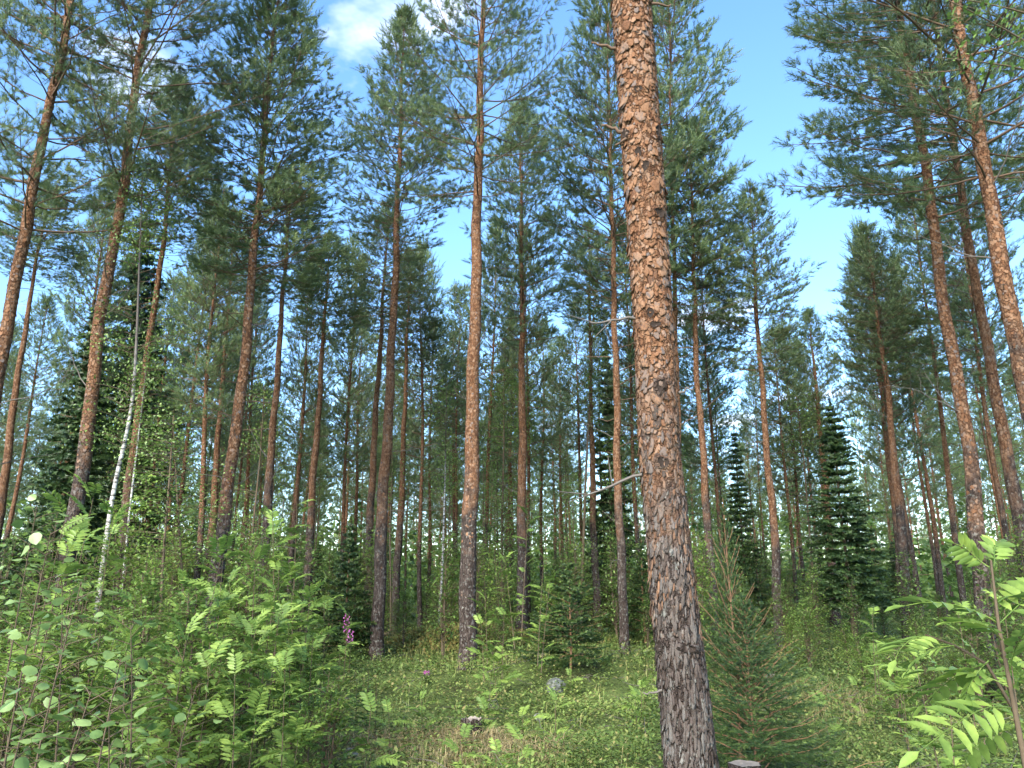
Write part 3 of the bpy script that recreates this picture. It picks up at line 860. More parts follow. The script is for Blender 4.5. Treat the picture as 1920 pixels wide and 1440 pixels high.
        mk = MB(); mk.add(V, T2, g.random()); mrim = MB(); mrim.add(V, T3, g.random())
        xx = Vector((-nrm.y, nrm.x, 0))
        M = Matrix(((*xx, 0), (0, 0, 1, 0), (*nrm, 0), (0, 0, 0, 1))).transposed(); M.translation = p
        o = lk('knot', mk.mesh('knot', M_KNOT), tr); o.matrix_local = M
        lk('rim', mrim.mesh('knot_rim', M_BARK_MAIN), o)
    # snags: stub direction in the picture, length in metres
    for (px_, py_, ex, ey, L, r0, live) in [(1188, 600, 1105, 604, 0.42, 0.010, 0), (1166, 252, 1128, 232, 0.22, 0.017, 0), (1150, 95, 1105, 78, 0.22, 0.014, 0), (1203, 890, 1085, 935, 0.55, 0.010, 0),
                                           (1272, 740, 1300, 728, 0.14, 0.010, 0), (1240, 1292, 1205, 1300, 0.14, 0.008, 0),
                                           (1216, 20, 1260, 10, 0.25, 0.012, 0), (1172, 270, 1155, 275, 0.10, 0.012, 0)]:
        p, nrm = surf(px_, py_)
        q = px3(ex, ey, d - 0.05) - base
        pts_ = [np.array(p) - 0.02 * np.array(nrm)]
        v = np.array(q - p)
        for k in range(1, 7):
            pts_.append(np.array(p) + v * k / 6 + g.normal(0, 0.006, 3))
        mk = MB(); tube(mk, pts_, np.linspace(r0, r0 * 0.45, 7), 6, g.random(), True)
        if L > 0.4:
            for k in (3, 4, 5):
                tube(mk, [pts_[k], pts_[k] + norm(v + g.normal(0, 0.3, 3)) * 0.2], [0.004, 0.002], 4, g.random())
        lk('dead_branch', mk.mesh('snag', M_TWIG if py_ < 500 else M_DEAD, True), root)
    # crown, above the frame
    cz = 8.6
    nd, wd = CROWN['hero'][1]
    c0 = np.array([np.interp(cz, Ps[:, 2], Ps[:, 0]), np.interp(cz, Ps[:, 2], Ps[:, 1]), cz])
    v = Vector(Ps[-1] - c0)
    c = lk('crown', nd, root, c0, v.to_track_quat('Z', 'Y'), (1.1, 1.1, v.length / 8 * 1.05))
    lk('branchwork', wd, c)
    PINE_BASES.append((base.x, base.y, 0.2))


big_pine()

# ------------------------------------------------------------------ zones used in the labels of look-alikes
ZONES = [(-9999, 190, 'left of the crooked white birch'), (190, 640, 'between the white birch and the dark little spruce'), (640, 880, 'between the dark little spruce and the bare central pine'),
         (880, 1070, 'between the bare central pine and the small round spruce'), (1070, 1270, 'between the small round spruce and the big flaking trunk'),
         (1270, 1590, 'between the big flaking trunk and the tall dark spruce'), (1590, 9999, 'right of the tall dark spruce')]


def zone(x, y):
    px_ = 960 + FPX * x / (y * math.cos(PITCH))
    for k, (a, b, s) in enumerate(ZONES):
        if a <= px_ < b: return k, s
    return 6, ZONES[6][2]


# ------------------------------------------------------------------ background pines: same kind, single trees out to about 85 m
def trunk_proto(seed, Ht=14.0, r=0.115):
    g = np.random.default_rng(seed); z = np.linspace(-0.1, Ht, 30)
    a, b = g.normal(0, 0.12, 2); ph = g.uniform(0, 6, 2)
    P = np.stack([a * (z / Ht) ** 2 + 0.05 * np.sin(z * 0.6 + ph[0]) * np.clip(z / 3, 0, 1), b * (z / Ht) ** 2 + 0.05 * np.sin(z * 0.5 + ph[1]) * np.clip(z / 3, 0, 1), z], 1)
    rd = np.maximum(r * np.clip((Ht - z) / Ht, 0, 1) ** 0.75, 0.012) * (1 + 0.25 * np.exp(-np.clip(z, 0, None) / 0.25))
    mb = MB(); tube(mb, P, rd, 8)
    return mb.mesh('pine_trunk', M_BARK, True), P


TP = [trunk_proto(500 + k, 14.0, 0.098) for k in range(6)]
placed = [(x, y) for x, y, r in PINE_BASES]
gb = np.random.default_rng(2024)


def bg_pine(x, y, ht, rsc, kind, label, group, lean=None):
    root = lk('pine_tree', None, loc=(x, y, H(x, y)), rot=(gb.normal(0, 0.012), gb.normal(0, 0.015) if lean is None else lean, 0))
    tag(root, label, 'pine tree', group)
    tm, P = TP[gb.integers(0, len(TP))]
    s = ht / 14.0
    rz = gb.uniform(0, 6.28)
    lk('trunk', tm, root, (0, 0, 0), (0, 0, rz), (rsc, rsc, s))
    frac = gb.uniform(0.36, 0.55)
    cz = ht * frac
    k = CROWN[kind]
    nd, wd = k[gb.integers(0, len(k))]
    c = lk('crown', nd, root, (0, 0, cz), (0, 0, gb.uniform(0, 6.28)), (gb.uniform(0.75, 1.1),) * 2 + ((ht - cz) / 8 * 1.02,))
    lk('branchwork', wd, c)
    return root


# stems that the photograph shows singly: pixel x at the foot, distance, height factor, label
SHOWN = [(640, 27, 'thin pine stem against a bright sky hole left of the dark little spruce'), (662, 31, 'very thin pine stem directly behind the top of the dark little spruce'),
         (790, 27, 'orange pine stem first right of the slender half hidden pine'), (803, 33, 'narrow orange pine stem close left of the thin dark-branched birch'),
         (852, 36, 'narrow reddish pine stem just left of the bare central pine'), (908, 26, 'bright orange pine stem touching the right side of the bare central pine'),
         (955, 33, 'narrow pine stem close left of the dark-crowned pine'), (992, 27, 'pine stem peeking out right behind the dark-crowned pine'),
         (1055, 36, 'straight narrow pine stem above the left side of the small round spruce'), (1092, 31, 'orange leaning pine stem above the small round spruce'),
         (1137, 33, 'pine stem squeezed between thin green-tinted pine and straight reddish pine'), (1203, 25, 'dark thin pine stem against the left side of the big flaking trunk'),
         (1490, 30, 'orange pine stem close right of the clean airy-crowned pine'), (1510, 33, 'narrow brown pine stem just left of the tall dark spruce'),
         (1540, 38, 'far narrow pine stem brushing the left side of the tall dark spruce'), (1722, 24, 'rusty leaning pine stem close right of the silvery-crowned pine'),
         (1765, 30, 'thin grey pine stem between silvery-crowned pine and the right leaning trunks'), (1802, 22, 'brown pine stem tilting just left of the dark lower stem pine'),
         (1898, 19, 'reddish pine stem low behind the three leaning trunks at the right'), (95, 22, 'brown pine stem low between left edge and the tall scaly pine'),
         (318, 24, 'thin dark pine stem right behind the leafy birch crown'), (370, 21, 'narrow brown pine stem left of the thin brown pine beside the bushy one'),
         (545, 25, 'thin orange pine stem between straight rusty pine and slim orange pine'), (450, 27, 'thin pine stem showing right beside the grey purple foot of bushy pine')]
for px_, d, lab in SHOWN:
    p = px3(px_, 1096, d)
    x, y = p.x, d
    ht = gb.uniform(12.2, 14.8)
    if 1440 < px_ < 1560: ht = min(ht, CAMZ + d * math.tan(R(18.5)))
    bg_pine(x, y, ht, gb.uniform(0.8, 1.05), 'mid' if d < 24 else 'far', lab, 'slim pines in the middle distance')
    placed.append((x, y))

cnt = 0
tries = 0
while cnt < 195 and tries < 20000:
    tries += 1
    d = math.sqrt(gb.uniform(26 ** 2, 92 ** 2)); a = gb.uniform(-0.66, 0.66)
    x, y = d * math.sin(a), d * math.cos(a)
    px_ = 960 + FPX * x / (y * math.cos(PITCH))
    if px_ < -140 or px_ > 2060: continue
    if min((x - u) ** 2 + (y - v) ** 2 for u, v in placed) < (2.3 if d < 50 else 3.0) ** 2: continue
    ht = gb.uniform(11.5, 15.0)
    if 1400 < px_ < 1600:           # the open gap in the stand
        if d < 38: continue
        ht = min(ht, 12.5)
    if 980 < px_ < 1060 and d < 34: continue
    placed.append((x, y)); cnt += 1
    k, zs = zone(x, y)
    if d < 48:
        lab, grp = 'slim background pine %s' % zs, 'background pines, zone %d' % (k + 1)
        kind = 'far'
    else:
        lab, grp = 'distant thread-thin pine far back %s' % zs, 'distant pines, zone %d' % (k + 1)
        kind = 'far' if d < 60 else 'vfar'
    bg_pine(x, y, ht, gb.uniform(0.7, 1.1), kind, lab, grp)

# the wood beyond: one mass
def far_wood():
    mb, wb = MB(), MB()
    g = np.random.default_rng(99)
    tv, tt = T_VFAR
    for q in range(420):
        d = math.sqrt(g.uniform(92 ** 2, 190 ** 2)); a = g.uniform(-0.72, 0.72)
        x, y = d * math.sin(a), d * math.cos(a); z0 = H(x, y); ht = g.uniform(11, 15)
        n = 62
        zc = g.random(n) ** 1.2; r = 1.6 * np.minimum(1, (1 - zc) / 0.6) * np.sqrt(g.random(n)); th = g.uniform(0, 6.28, n)
        P = np.stack([x + r * np.cos(th), y + r * np.sin(th), z0 + ht * (0.2 + 0.8 * zc)], 1)
        D = np.stack([np.cos(th), np.sin(th), g.uniform(0.1, 1.0, n)], 1)
        stamp(mb, tv, tt, P, D, 3.4, 0.7, g)
        tube(wb, [[x, y, z0], [x, y, z0 + ht]], [0.12, 0.03], 4)
    ub = MB()
    for q in range(1450):
        d = math.sqrt(g.uniform(32 ** 2, 140 ** 2)); a = g.uniform(-0.72, 0.72)
        x, y = d * math.sin(a), d * math.cos(a); z0 = H(x, y); ht = g.uniform(1.2, 7) * min(1, 0.35 + d / 80); n = 60
        zc = g.random(n); r = (0.6 + 0.12 * ht) * (1 - 0.7 * zc) * np.sqrt(g.random(n)) * 1.4; th = g.uniform(0, 6.28, n)
        P = np.stack([x + r * np.cos(th), y + r * np.sin(th), z0 + ht * zc], 1)
        D = np.stack([np.cos(th), np.sin(th), g.uniform(-0.4, 1.0, n)], 1)
        stamp(ub, LEAF2[0], LEAF2[1], P, D, 0.19 + 0.0036 * d, 0.22 + 0.0042 * d, g)
    o = lk('distant_forest', mb.mesh('distant_forest', M_NEEDLE)); o['kind'] = 'stuff'
    o['label'] = 'hazy green mass of far pine forest behind everything'; o['category'] = 'forest'
    u = lk('distant_undergrowth', ub.mesh('distant_undergrowth', M_BIRCHLEAF)); u['kind'] = 'stuff'; u['label'] = 'light green mass of far young broadleaved growth between the trunks'; u['category'] = 'undergrowth'
    stuff(lk('trunk', wb.mesh('distant_trunks', M_BARK, True), o))


far_wood()

# ------------------------------------------------------------------ spruces
def spruce(seed, Ht, Rb, tmpl, step, nper, twig_gap, shoot, upsweep, bare=0.05, stem_r=0.03, droop=0.35, wgt=1.0, mat=None):
    g = np.random.default_rng(seed)
    nb, wb = MB(), MB(); SP, SD, SL = [], [], []
    tube(wb, np.stack([0.01 * np.sin(np.linspace(0, 9, 14)), 0.01 * np.cos(np.linspace(0, 7, 14)), np.linspace(-0.05, Ht, 14)], 1), np.linspace(stem_r, 0.005, 14), 7)
    z = Ht * bare
    while z < Ht * 0.97:
        rel = z / Ht
        n = g.integers(*nper); a0 = g.uniform(0, 6.28)
        for b in range(n):
            az = a0 + 6.283 * b / n + g.normal(0, 0.25)
            L = max(0.08, Rb * (1 - rel) ** 0.85 * g.uniform(0.7, 1.12))
            e = upsweep * (0.35 + rel) + g.normal(0, 0.08)
            out = np.array([math.cos(az), math.sin(az), 0.0]); p = np.array([0, 0, z]); pts = [p]
            for k in range(7):
                p = p + (out * math.cos(e) + np.array([0, 0, math.sin(e)])) * L / 7 + g.normal(0, 0.012 * L, 3); pts.append(p)
                e += (-droop if k < 3 else droop * 1.1) * (1 - rel) * 0.45
            pts = np.array(pts); tube(wb, pts, np.linspace(0.004 + 0.006 * L, 0.002, 8), 4, g.random())
            s = 0.12; sg = 1
            while s < 0.98:
                f = s * 7; i0 = min(int(f), 6); p = pts[i0] * (1 - f + i0) + pts[i0 + 1] * (f - i0); dd = norm(pts[i0 + 1] - pts[i0])
                sd_ = norm(np.cross(dd, [0, 0, 1.0])) * sg
                sl = min(0.45 * L, (0.55 * (1 - s) * L + 0.05)) * g.uniform(0.6, 1.15)
                td = norm(dd * 0.8 + sd_ * 0.8 + np.array([0, 0, g.uniform(-0.35, 0.08)]))
                m = max(1, int(round(sl / (shoot * 0.9))))
                q0 = p
                for k in range(m):
                    SP.append(q0); SD.append(td); SL.append(sl / m * 1.1)
                    if k > 0 or m == 1:
                        for s2 in (1, -1):
                            if g.random() < 0.6:
                                SP.append(q0); SD.append(norm(td * 0.9 + np.cross(td, [0, 0, 1.0]) * s2 * 0.8 + np.array([0, 0, -0.15]))); SL.append(shoot * g.uniform(0.5, 1))
                    q0 = q0 + td * sl / m; td = norm(td + np.array([0, 0, -0.05]))
                s += twig_gap / max(L, 0.15) * g.uniform(0.7, 1.3); sg = -sg
            for k in range(2, 7):
                SP.append(pts[k]); SD.append(pts[k + 1] - pts[k]); SL.append(np.linalg.norm(pts[k + 1] - pts[k]) * 1.15)
        z += step * g.uniform(0.8, 1.2)
    for k in range(4):
        SP.append(np.array([0, 0, Ht - 0.1 * k - 0.05])); SD.append(np.array([g.normal(0, 0.1), g.normal(0, 0.1), 1.0])); SL.append(0.15)
    stamp(nb, tmpl[0], tmpl[1], SP, SD, wgt, np.array(SL), g)
    return nb.mesh('spruce_needles', mat or M_SPRUCE), wb.mesh('spruce_stem', M_STEM if mat else M_SPSTEM, True)


gt = np.random.default_rng(3)
T_SPN = needle_template(gt, 26, 0.023, 0.0065, 0.95, 0.0, 0.75)
T_SPM = needle_template(gt, 18, 0.052, 0.026, 0.9, 0.0, 0.7)
T_SPF = needle_template(gt, 13, 0.10, 0.046, 0.95, 0.0, 0.8)
SPR = {'young': spruce(1, 2.45, 1.5, T_SPN, 0.145, (6, 9), 0.055, 0.10, 0.8, 0.05, 0.022, 0.22),
       'open': spruce(6, 3.0, 1.15, T_SPN, 0.2, (4, 6), 0.055, 0.11, 1.05, 0.3, 0.02, 0.10),
       'small': spruce(2, 2.6, 1.35, T_SPM, 0.21, (5, 8), 0.10, 0.12, 0.6, 0.10, 0.035),
       'small2': spruce(3, 2.8, 0.85, T_SPM, 0.15, (7, 10), 0.085, 0.12, 0.5, 0.04, 0.035),
       'tall': spruce(4, 8.0, 1.5, T_SPF, 0.26, (6, 9), 0.15, 0.2, 0.25, 0.16, 0.08, 0.6, 1.0, M_SPRUCE_OLD),
       'tall2': spruce(5, 9.0, 1.35, T_SPF, 0.25, (7, 10), 0.17, 0.2, 0.2, 0.05, 0.08, 0.5, 1.0, M_SPRUCE_OLD)}
print('spruce', {k: len(v[0].polygons) for k, v in SPR.items()})


def put_spruce(kind, px_, d, ytop, label, wide=1.0, rz=0.0):
    p = px3(px_, 1100, d); z0 = H(p.x, d)
    ht = px3(px_, ytop, d).z - z0
    h0 = {'young': 2.45, 'open': 3.0, 'small': 2.6, 'small2': 2.8, 'tall': 8.0, 'tall2': 9.0}[kind]
    s = ht / h0
    root = lk('spruce_tree', None, loc=(p.x, d, z0), rot=(0, 0, rz)); tag(root, label, 'spruce tree', 'spruces among the pines')
    lk('crown', SPR[kind][0], root, (0, 0, 0), None, (s * wide, s * wide, s)); lk('trunk', SPR[kind][1], root, (0, 0, 0), None, s)


put_spruce('young', 1392, 6.6, 1125, 'bushy young spruce at the foot of the big flaking trunk', 1.22)
put_spruce('open', 1368, 6.9, 935, 'leggy young spruce with bare orange leader behind the big flaking trunk', 0.75, 1.2)
put_spruce('small2', 652, 17.5, 975, 'dark little spruce beside the foot of the gnarled reddish pine', 0.95)
put_spruce('small', 1068, 14.0, 1045, 'small round spruce on the bilberry hummock', 1.15, 0.6)
put_spruce('tall', 1592, 23, 752, 'tall dark spruce standing alone under the sky gap', 1.4)
put_spruce('tall2', 1398, 27, 800, 'dark spruce behind the leggy young one', 0.9, 1.0)
put_spruce('tall2', 110, 20, 560, 'dense spruce behind the thicket near the left edge', 1.25, 2.0)
put_spruce('tall', 185, 24, 400, 'tall spruce with hanging boughs behind the scaly left pine', 1.1, 3.0)
put_spruce('tall2', 1150, 30, 640, 'shaded spruce behind the straight reddish pine', 0.9, 4.0)
put_spruce('small', 1205, 22, 1010, 'tiny spruce against the left side of the big flaking trunk', 0.9, 5.0)
put_spruce('small2', 10, 15, 1000, 'half hidden spruce at the far left behind the leafy shrubs', 1.1, 0.4)

# ------------------------------------------------------------------ birches and broad-leaved saplings
def leafy(seed, Ht, Rw, nstem, nleaf, tmpl, size, mat, spread=0.25, stem_r=0.012, low=0.15):
    """broad-leaved sapling: stems with side twigs and leaves"""
    g = np.random.default_rng(seed); lb, wb = MB(), MB(); P, D = [], []
    for s in range(nstem):
        az = g.uniform(0, 6.28); hh = Ht * g.uniform(0.65, 1.0) if s else Ht
        sp = Rw * spread * g.random()
        z = np.linspace(-0.03, hh, 9)
        pts = np.stack([sp * math.cos(az) * (z / hh) + 0.02 * np.sin(z * 3 + s), sp * math.sin(az) * (z / hh) + 0.02 * np.cos(z * 2.6 + s), z], 1)
        tube(wb, pts, np.linspace(stem_r, 0.003, 9), 5, g.random())
        for b in range(int(nleaf / nstem / 8)):
            f = low + (1 - low) * g.random(); i0 = min(int(f * 8), 7); p = pts[i0] + (pts[i0 + 1] - pts[i0]) * (f * 8 - i0)
            a = g.uniform(0, 6.28); L = Rw * (0.35 + 0.65 * min(1, (1 - f) / 0.5)) * g.uniform(0.4, 1.0)
            d = np.array([math.cos(a), math.sin(a), g.uniform(0.3, 0.9)]); q = p + d * L * 0.8
            tube(wb, [p, p + d * L * 0.45 + [0, 0, 0.02], q], [0.004, 0.003, 0.0015], 3, g.random())
            for k in range(8):
                t = 0.3 + 0.7 * g.random(); P.append(p + d * L * 0.8 * t + g.normal(0, size * 0.5, 3)); D.append(d * 0.5 + g.normal(0, 0.6, 3) * [1, 1, 0.5] + [0, 0, -0.15])
    stamp(lb, tmpl[0], tmpl[1], P, D, size * g.uniform(0.7, 1.2, len(P)), size * g.uniform(0.7, 1.2, len(P)), g, roll=False)
    return lb.mesh('sapling_leaves', mat), wb.mesh('sapling_stem', M_STEM, True)


SAP = [leafy(700, 1.7, 0.55, 4, 900, LEAF2, 0.066, M_BIRCHLEAF), leafy(701, 2.2, 0.65, 5, 1100, LEAF2, 0.07, M_BIRCHLEAF), leafy(702, 1.2, 0.6, 6, 820, LEAF2, 0.066, M_ROWAN),
       leafy(703, 1.5, 0.55, 5, 820, LANCE, 0.105, M_ROWAN), leafy(704, 2.6, 0.8, 6, 1300, LEAF2, 0.07, M_ROWAN)]


def birch_crown(seed, Hc, Rw, nb, per, size, hang=0.0):
    g = np.random.default_rng(seed); lb, wb = MB(), MB(); P, D = [], []
    for b in range(nb):
        f = g.random(); z = Hc * f; L = Rw * (0.4 + 0.6 * math.sin(math.pi * min(1, 0.15 + 0.85 * f))) * g.uniform(0.5, 1.1)
        a = g.uniform(0, 6.28); d = norm(np.array([math.cos(a), math.sin(a), g.uniform(0.2, 0.9)])); p = np.array([0, 0, z])
        pts = [p + d * L * t - np.array([0, 0, hang * L * t * t]) for t in np.linspace(0, 1, 5)]
        tube(wb, pts, np.linspace(0.008, 0.002, 5), 3, g.random())
        for k in range(per):
            t = 0.25 + 0.75 * g.random(); i0 = min(int(t * 4), 3); c = pts[i0] + (pts[i0 + 1] - pts[i0]) * (t * 4 - i0)
            P.append(c + g.normal(0, 0.13, 3)); D.append(g.normal(0, 0.6, 3) + [0, 0, -0.5])
    stamp(lb, LEAF2[0], LEAF2[1], P, D, size * g.uniform(0.7, 1.2, len(P)), size * g.uniform(0.7, 1.2, len(P)), g, roll=False)
    return lb.mesh('birch_leaves', M_BIRCHLEAF), wb.mesh('birch_twigs', M_STEM, True)


BC = [birch_crown(800, 5.0, 1.1, 95, 34, 0.05, 0.25), birch_crown(801, 3.6, 0.8, 60, 24, 0.05, 0.2)]


mb = MB(); tube(mb, [[0, 0, -0.1], [0.03, 0.02, 2.0], [-0.02, 0.03, 4.2], [0, 0, 5.9]], [0.035, 0.028, 0.018, 0.006], 7); BSTEM = mb.mesh('birch_trunk', M_STEM, True)


def birch(label, pts, w, d, top_px, base_px, r, var, wood=None):
    P = trunk_curve(pts, d, px3(pts[-1][0], top_px, d).z); base = Vector(P[0]); base.z = H(base.x, base.y); P = P - np.array(base)
    Ps = smooth_poly(P, 0.12); dm = depth(px3(*pts[0], d)); r0 = 0.5 * w / FPX * dm
    g = np.random.default_rng(int(d * 10)); root = lk('birch_tree', None, loc=base); tag(root, label, 'birch tree', 'birches')
    mb = MB(); tube(mb, Ps, np.linspace(r0, 0.008, len(Ps)) * (1 + g.normal(0, 0.03, len(Ps))), 10); lk('trunk', mb.mesh('birch_trunk', wood or M_BIRCH, True), root)
    cz = px3(pts[0][0], base_px, d).z - base.z; c0 = np.array([np.interp(cz, Ps[:, 2], Ps[:, 0]), np.interp(cz, Ps[:, 2], Ps[:, 1]), cz]); v = Vector(Ps[-1] - c0)
    Hc = (5.0, 3.6)[var]; Rw = (1.1, 0.8)[var]
    c = lk('crown', BC[var][0], root, c0, v.to_track_quat('Z', 'Y'), (r / Rw, r / Rw, v.length / Hc)); lk('branchwork', BC[var][1], c)
    return root


birch('crooked white birch with bright leaves, left of centre', [(188, 1100), (202, 985), (216, 900), (242, 800), (252, 720), (258, 600), (262, 470)], 12, 11, 330, 850, 1.05, 0)
birch('thin straight white birch stem at the foot of the orange pine behind the crooked birch', [(228, 1130), (236, 1030), (246, 930), (262, 800)], 6, 13, 640, 860, 0.6, 1)
birch('thin dark-branched birch left of the bare central pine', [(822, 1190), (830, 1050), (835, 880), (836, 800)], 6, 22, 720, 930, 1.0, 1)
birch('slim pale birch stem squeezed beside the gnarled reddish pine', [(733, 1120), (731, 1000), (735, 900)], 4, 24, 760, 960, 0.8, 1, M_STEM)
birch('slim bright-leaved birch left of the broad big flaking trunk', [(1090, 1120), (1098, 900), (1108, 700)], 7, 24, 520, 800, 1.0, 0, M_STEM)
birch('dark-stemmed leafy birch clump in the left thicket', [(300, 1190), (305, 1050), (318, 900)], 8, 10.5, 770, 1060, 0.9, 1, M_STEM)
birch('second dark stem of the leafy clump in the left thicket', [(345, 1190), (340, 1050), (332, 930)], 7, 11.5, 800, 1080, 0.9, 1, M_STEM)


def overhang():
    """birch standing outside the frame at the right; one limb hangs into the picture"""
    root = lk('birch_tree', None, loc=(6.4, 6.2, H(6.4, 6.2))); tag(root, 'birch branch with bright green leaves hanging into the upper right corner', 'birch tree', 'birches')
    mb = MB(); tube(mb, [[0, 0, -0.1], [0.05, 0, 3], [-0.05, 0, 6], [0, 0, 9]], [0.09, 0.08, 0.06, 0.02], 10); lk('trunk', mb.mesh('birch_trunk', M_BIRCH, True), root)
    g = np.random.default_rng(4); lb, wb = MB(), MB(); P, D = [], []
    for s in range(7):
        t = px3(g.uniform(1730, 1930), g.uniform(-60, 120), 5.6 + g.uniform(-0.5, 0.5)) - root.location
        p0 = np.array([0, 0, 4.6 + 0.25 * s]); p1 = np.array(t); mid = (p0 + p1) / 2 + [0, 0, 0.35]
        pts = [p0 * (1 - u) ** 2 + 2 * mid * u * (1 - u) + p1 * u * u for u in np.linspace(0, 1, 9)]
        tube(wb, pts, np.linspace(0.02, 0.003, 9), 5, g.random())
        for k in range(150):
            u = 0.45 + 0.55 * g.random(); c = pts[min(8, int(u * 8))] + g.normal(0, 0.14, 3); P.append(c); D.append(g.normal(0, 0.5, 3) + [-0.2, 0, -0.7])
    stamp(lb, LEAF6[0], LEAF6[1], P, D, 0.05, g.uniform(0.04, 0.065, len(P)), g, roll=False)
    c = lk('crown', lb.mesh('birch_leaves', M_BIRCHLEAF), root); lk('limb', wb.mesh('birch_limb', M_STEM, True), c)


overhang()

gy = np.random.default_rng(404)
n_y = 0
while n_y < 72:
    px_ = gy.uniform(-80, 2000); d = math.exp(gy.uniform(math.log(21), math.log(60)))
    x = (px_ - 960) / FPX * d * math.cos(PITCH)
    if min((x - u) ** 2 + (d - v) ** 2 for u, v in placed) < 0.7: continue
    if 1480 < px_ < 1700 and d < 26: continue
    placed.append((x, d)); z, zs = zone(x, d); n_y += 1
    if gy.random() < 0.16 and not 820 < px_ < 1100:
        kind = ('tall', 'tall2')[gy.integers(0, 2)]; s = gy.uniform(0.28, 0.72)
        root = lk('spruce_tree', None, loc=(x, d, H(x, d)), rot=(0, 0, gy.uniform(0, 6))); tag(root, 'small background spruce in shade ' + zs, 'spruce tree', 'background spruces, zone %d' % (z + 1))
        lk('crown', SPR[kind][0], root, (0, 0, 0), None, (s * 1.15, s * 1.15, s)); lk('trunk', SPR[kind][1], root, (0, 0, 0), None, s)
    else:
        s = gy.uniform(0.8, 1.5); root = lk('birch_tree', None, loc=(x, d, H(x, d)), rot=(0, 0, gy.uniform(0, 6))); tag(root, 'young leafy birch among background trunks ' + zs, 'birch tree', 'background birches, zone %d' % (z + 1))
        lk('trunk', BSTEM, root, (0, 0, 0), None, s); c = lk('crown', BC[0][0], root, (0, 0, 0.9 * s), None, s); lk('branchwork', BC[0][1], c)

# ------------------------------------------------------------------ rowan fronds
def leaflet_mesh():
    return mesh_np('leaflet', LANCE[0] * np.array([1.25, 1, 1]), LANCE[1], M_ROWAN, np.zeros(6))


def frond_geom(seed, L=0.19, pairs=7, ll=0.052):
    """arched pinnate leaf along +x; returns rachis points and (position, direction) of leaflets"""
    g = np.random.default_rng(seed); t = np.linspace(0, 1, 8); pts = np.stack([L * t, 0.01 * np.sin(4 * t + seed), L * (0.28 * t - 0.42 * t * t)], 1)
    out = []
    for k in range(pairs):
        u = 0.22 + 0.72 * k / pairs; c = np.array([np.interp(u, t, pts[:, q]) for q in range(3)])
        s = ll * (0.75 + 0.5 * math.sin(math.pi * (0.15 + 0.7 * k / pairs)))
        for sg in (1, -1):
            out.append((c, norm(np.array([0.55 + g.normal(0, 0.1), sg * 0.95, g.normal(-0.12, 0.10)])), s))
    out.append((pts[-1], norm(pts[-1] - pts[-2]), ll))
    return pts, out


def frond_mesh(seed, **kw):
    pts, lf = frond_geom(seed, **kw); mb = MB(); g = np.random.default_rng(seed)
    tube(mb, pts, 0.0016, 3)
    stamp(mb, LANCE[0] * np.array([1.25, 1, 1]), LANCE[1], [a for a, b, c in lf], [b for a, b, c in lf], np.array([c for a, b, c in lf]), np.array([c for a, b, c in lf]), g, roll=False, a=g.random(len(lf)) * 0.25)
    return mb.mesh('rowan_leaf', M_ROWAN)


FROND = [frond_mesh(900 + k) for k in range(6)]


def rowan(x, y, ht, nf, label, group, seed, nstem=2, single=True, fs=1.0, lean=0.10):
    g = np.random.default_rng(seed); root = lk('rowan_sapling', None, loc=(x, y, H(x, y))); tag(root, label, 'rowan sapling', group)
    wb = MB(); stems = []
    for s in range(nstem):
        az = g.uniform(0, 6.28); hh = ht * (1 if s == 0 else g.uniform(0.55, 0.95)); z = np.linspace(-0.03, hh, 8)
        k = ht * lean * g.uniform(0.3, 1)
        pts = np.stack([k * math.cos(az) * (z / hh) ** 1.3 + 0.05 * (s > 0) * math.cos(az), k * math.sin(az) * (z / hh) ** 1.3 + 0.05 * (s > 0) * math.sin(az), z], 1)
        stems.append((pts, hh)); tube(wb, pts, np.linspace(0.004 + 0.002 * ht, 0.002, 8), 5, g.random())
    lk('stem', wb.mesh('rowan_stem', M_STEM, True), root)
    mbj = MB() if not single else None
    for f in range(nf):
        pts, hh = stems[f % nstem]; u = 0.28 + 0.72 * (f // nstem + 0.5) / max(1, nf // nstem) if True else 0; u = min(1, u)
        i0 = min(int(u * 7), 6); c = pts[i0] + (pts[i0 + 1] - pts[i0]) * (u * 7 - i0)
        az = f * 2.4 + g.normal(0, 0.4); pit = -g.uniform(0.1, 0.75) if u < 0.9 else -g.uniform(0.5, 1.2); s = fs * g.uniform(0.75, 1.25)
        if single:
            lk('leaf', FROND[g.integers(0, 6)], root, c, (g.normal(0, 0.25), pit, az), s)
    return root


def thicket(lst, fs=1.0):
    pass


gr = np.random.default_rng(31)
# rowans in the left thicket: pixel x at foot, distance, top y in the picture
k = 0
ORD = 'leftmost second third fourth fifth sixth seventh eighth ninth tenth eleventh twelfth thirteenth fourteenth fifteenth sixteenth seventeenth eighteenth nineteenth twentieth rightmost'.split()
THICKET = [(520, 7.6, 965, 34), (545, 8.4, 940, 30), (470, 7.0, 1060, 26), (560, 7.4, 1120, 24), (500, 6.4, 1150, 24), (440, 6.2, 1180, 22), (400, 7.6, 1050, 26), (350, 6.6, 1040, 26), (300, 7.4, 1080, 20),
                       (90, 6.0, 930, 26), (30, 5.6, 960, 24), (160, 6.6, 960, 24), (230, 6.2, 1120, 20), (580, 6.8, 1200, 18), (455, 5.2, 1265, 16), (540, 5.6, 1260, 16), (380, 5.4, 1250, 16), (320, 5.6, 1200, 16), (250, 5.2, 1200, 14),
                       (415, 8.6, 1120, 18), (610, 8.6, 1130, 18)]
xs_ = sorted(t_[0] for t_ in THICKET)
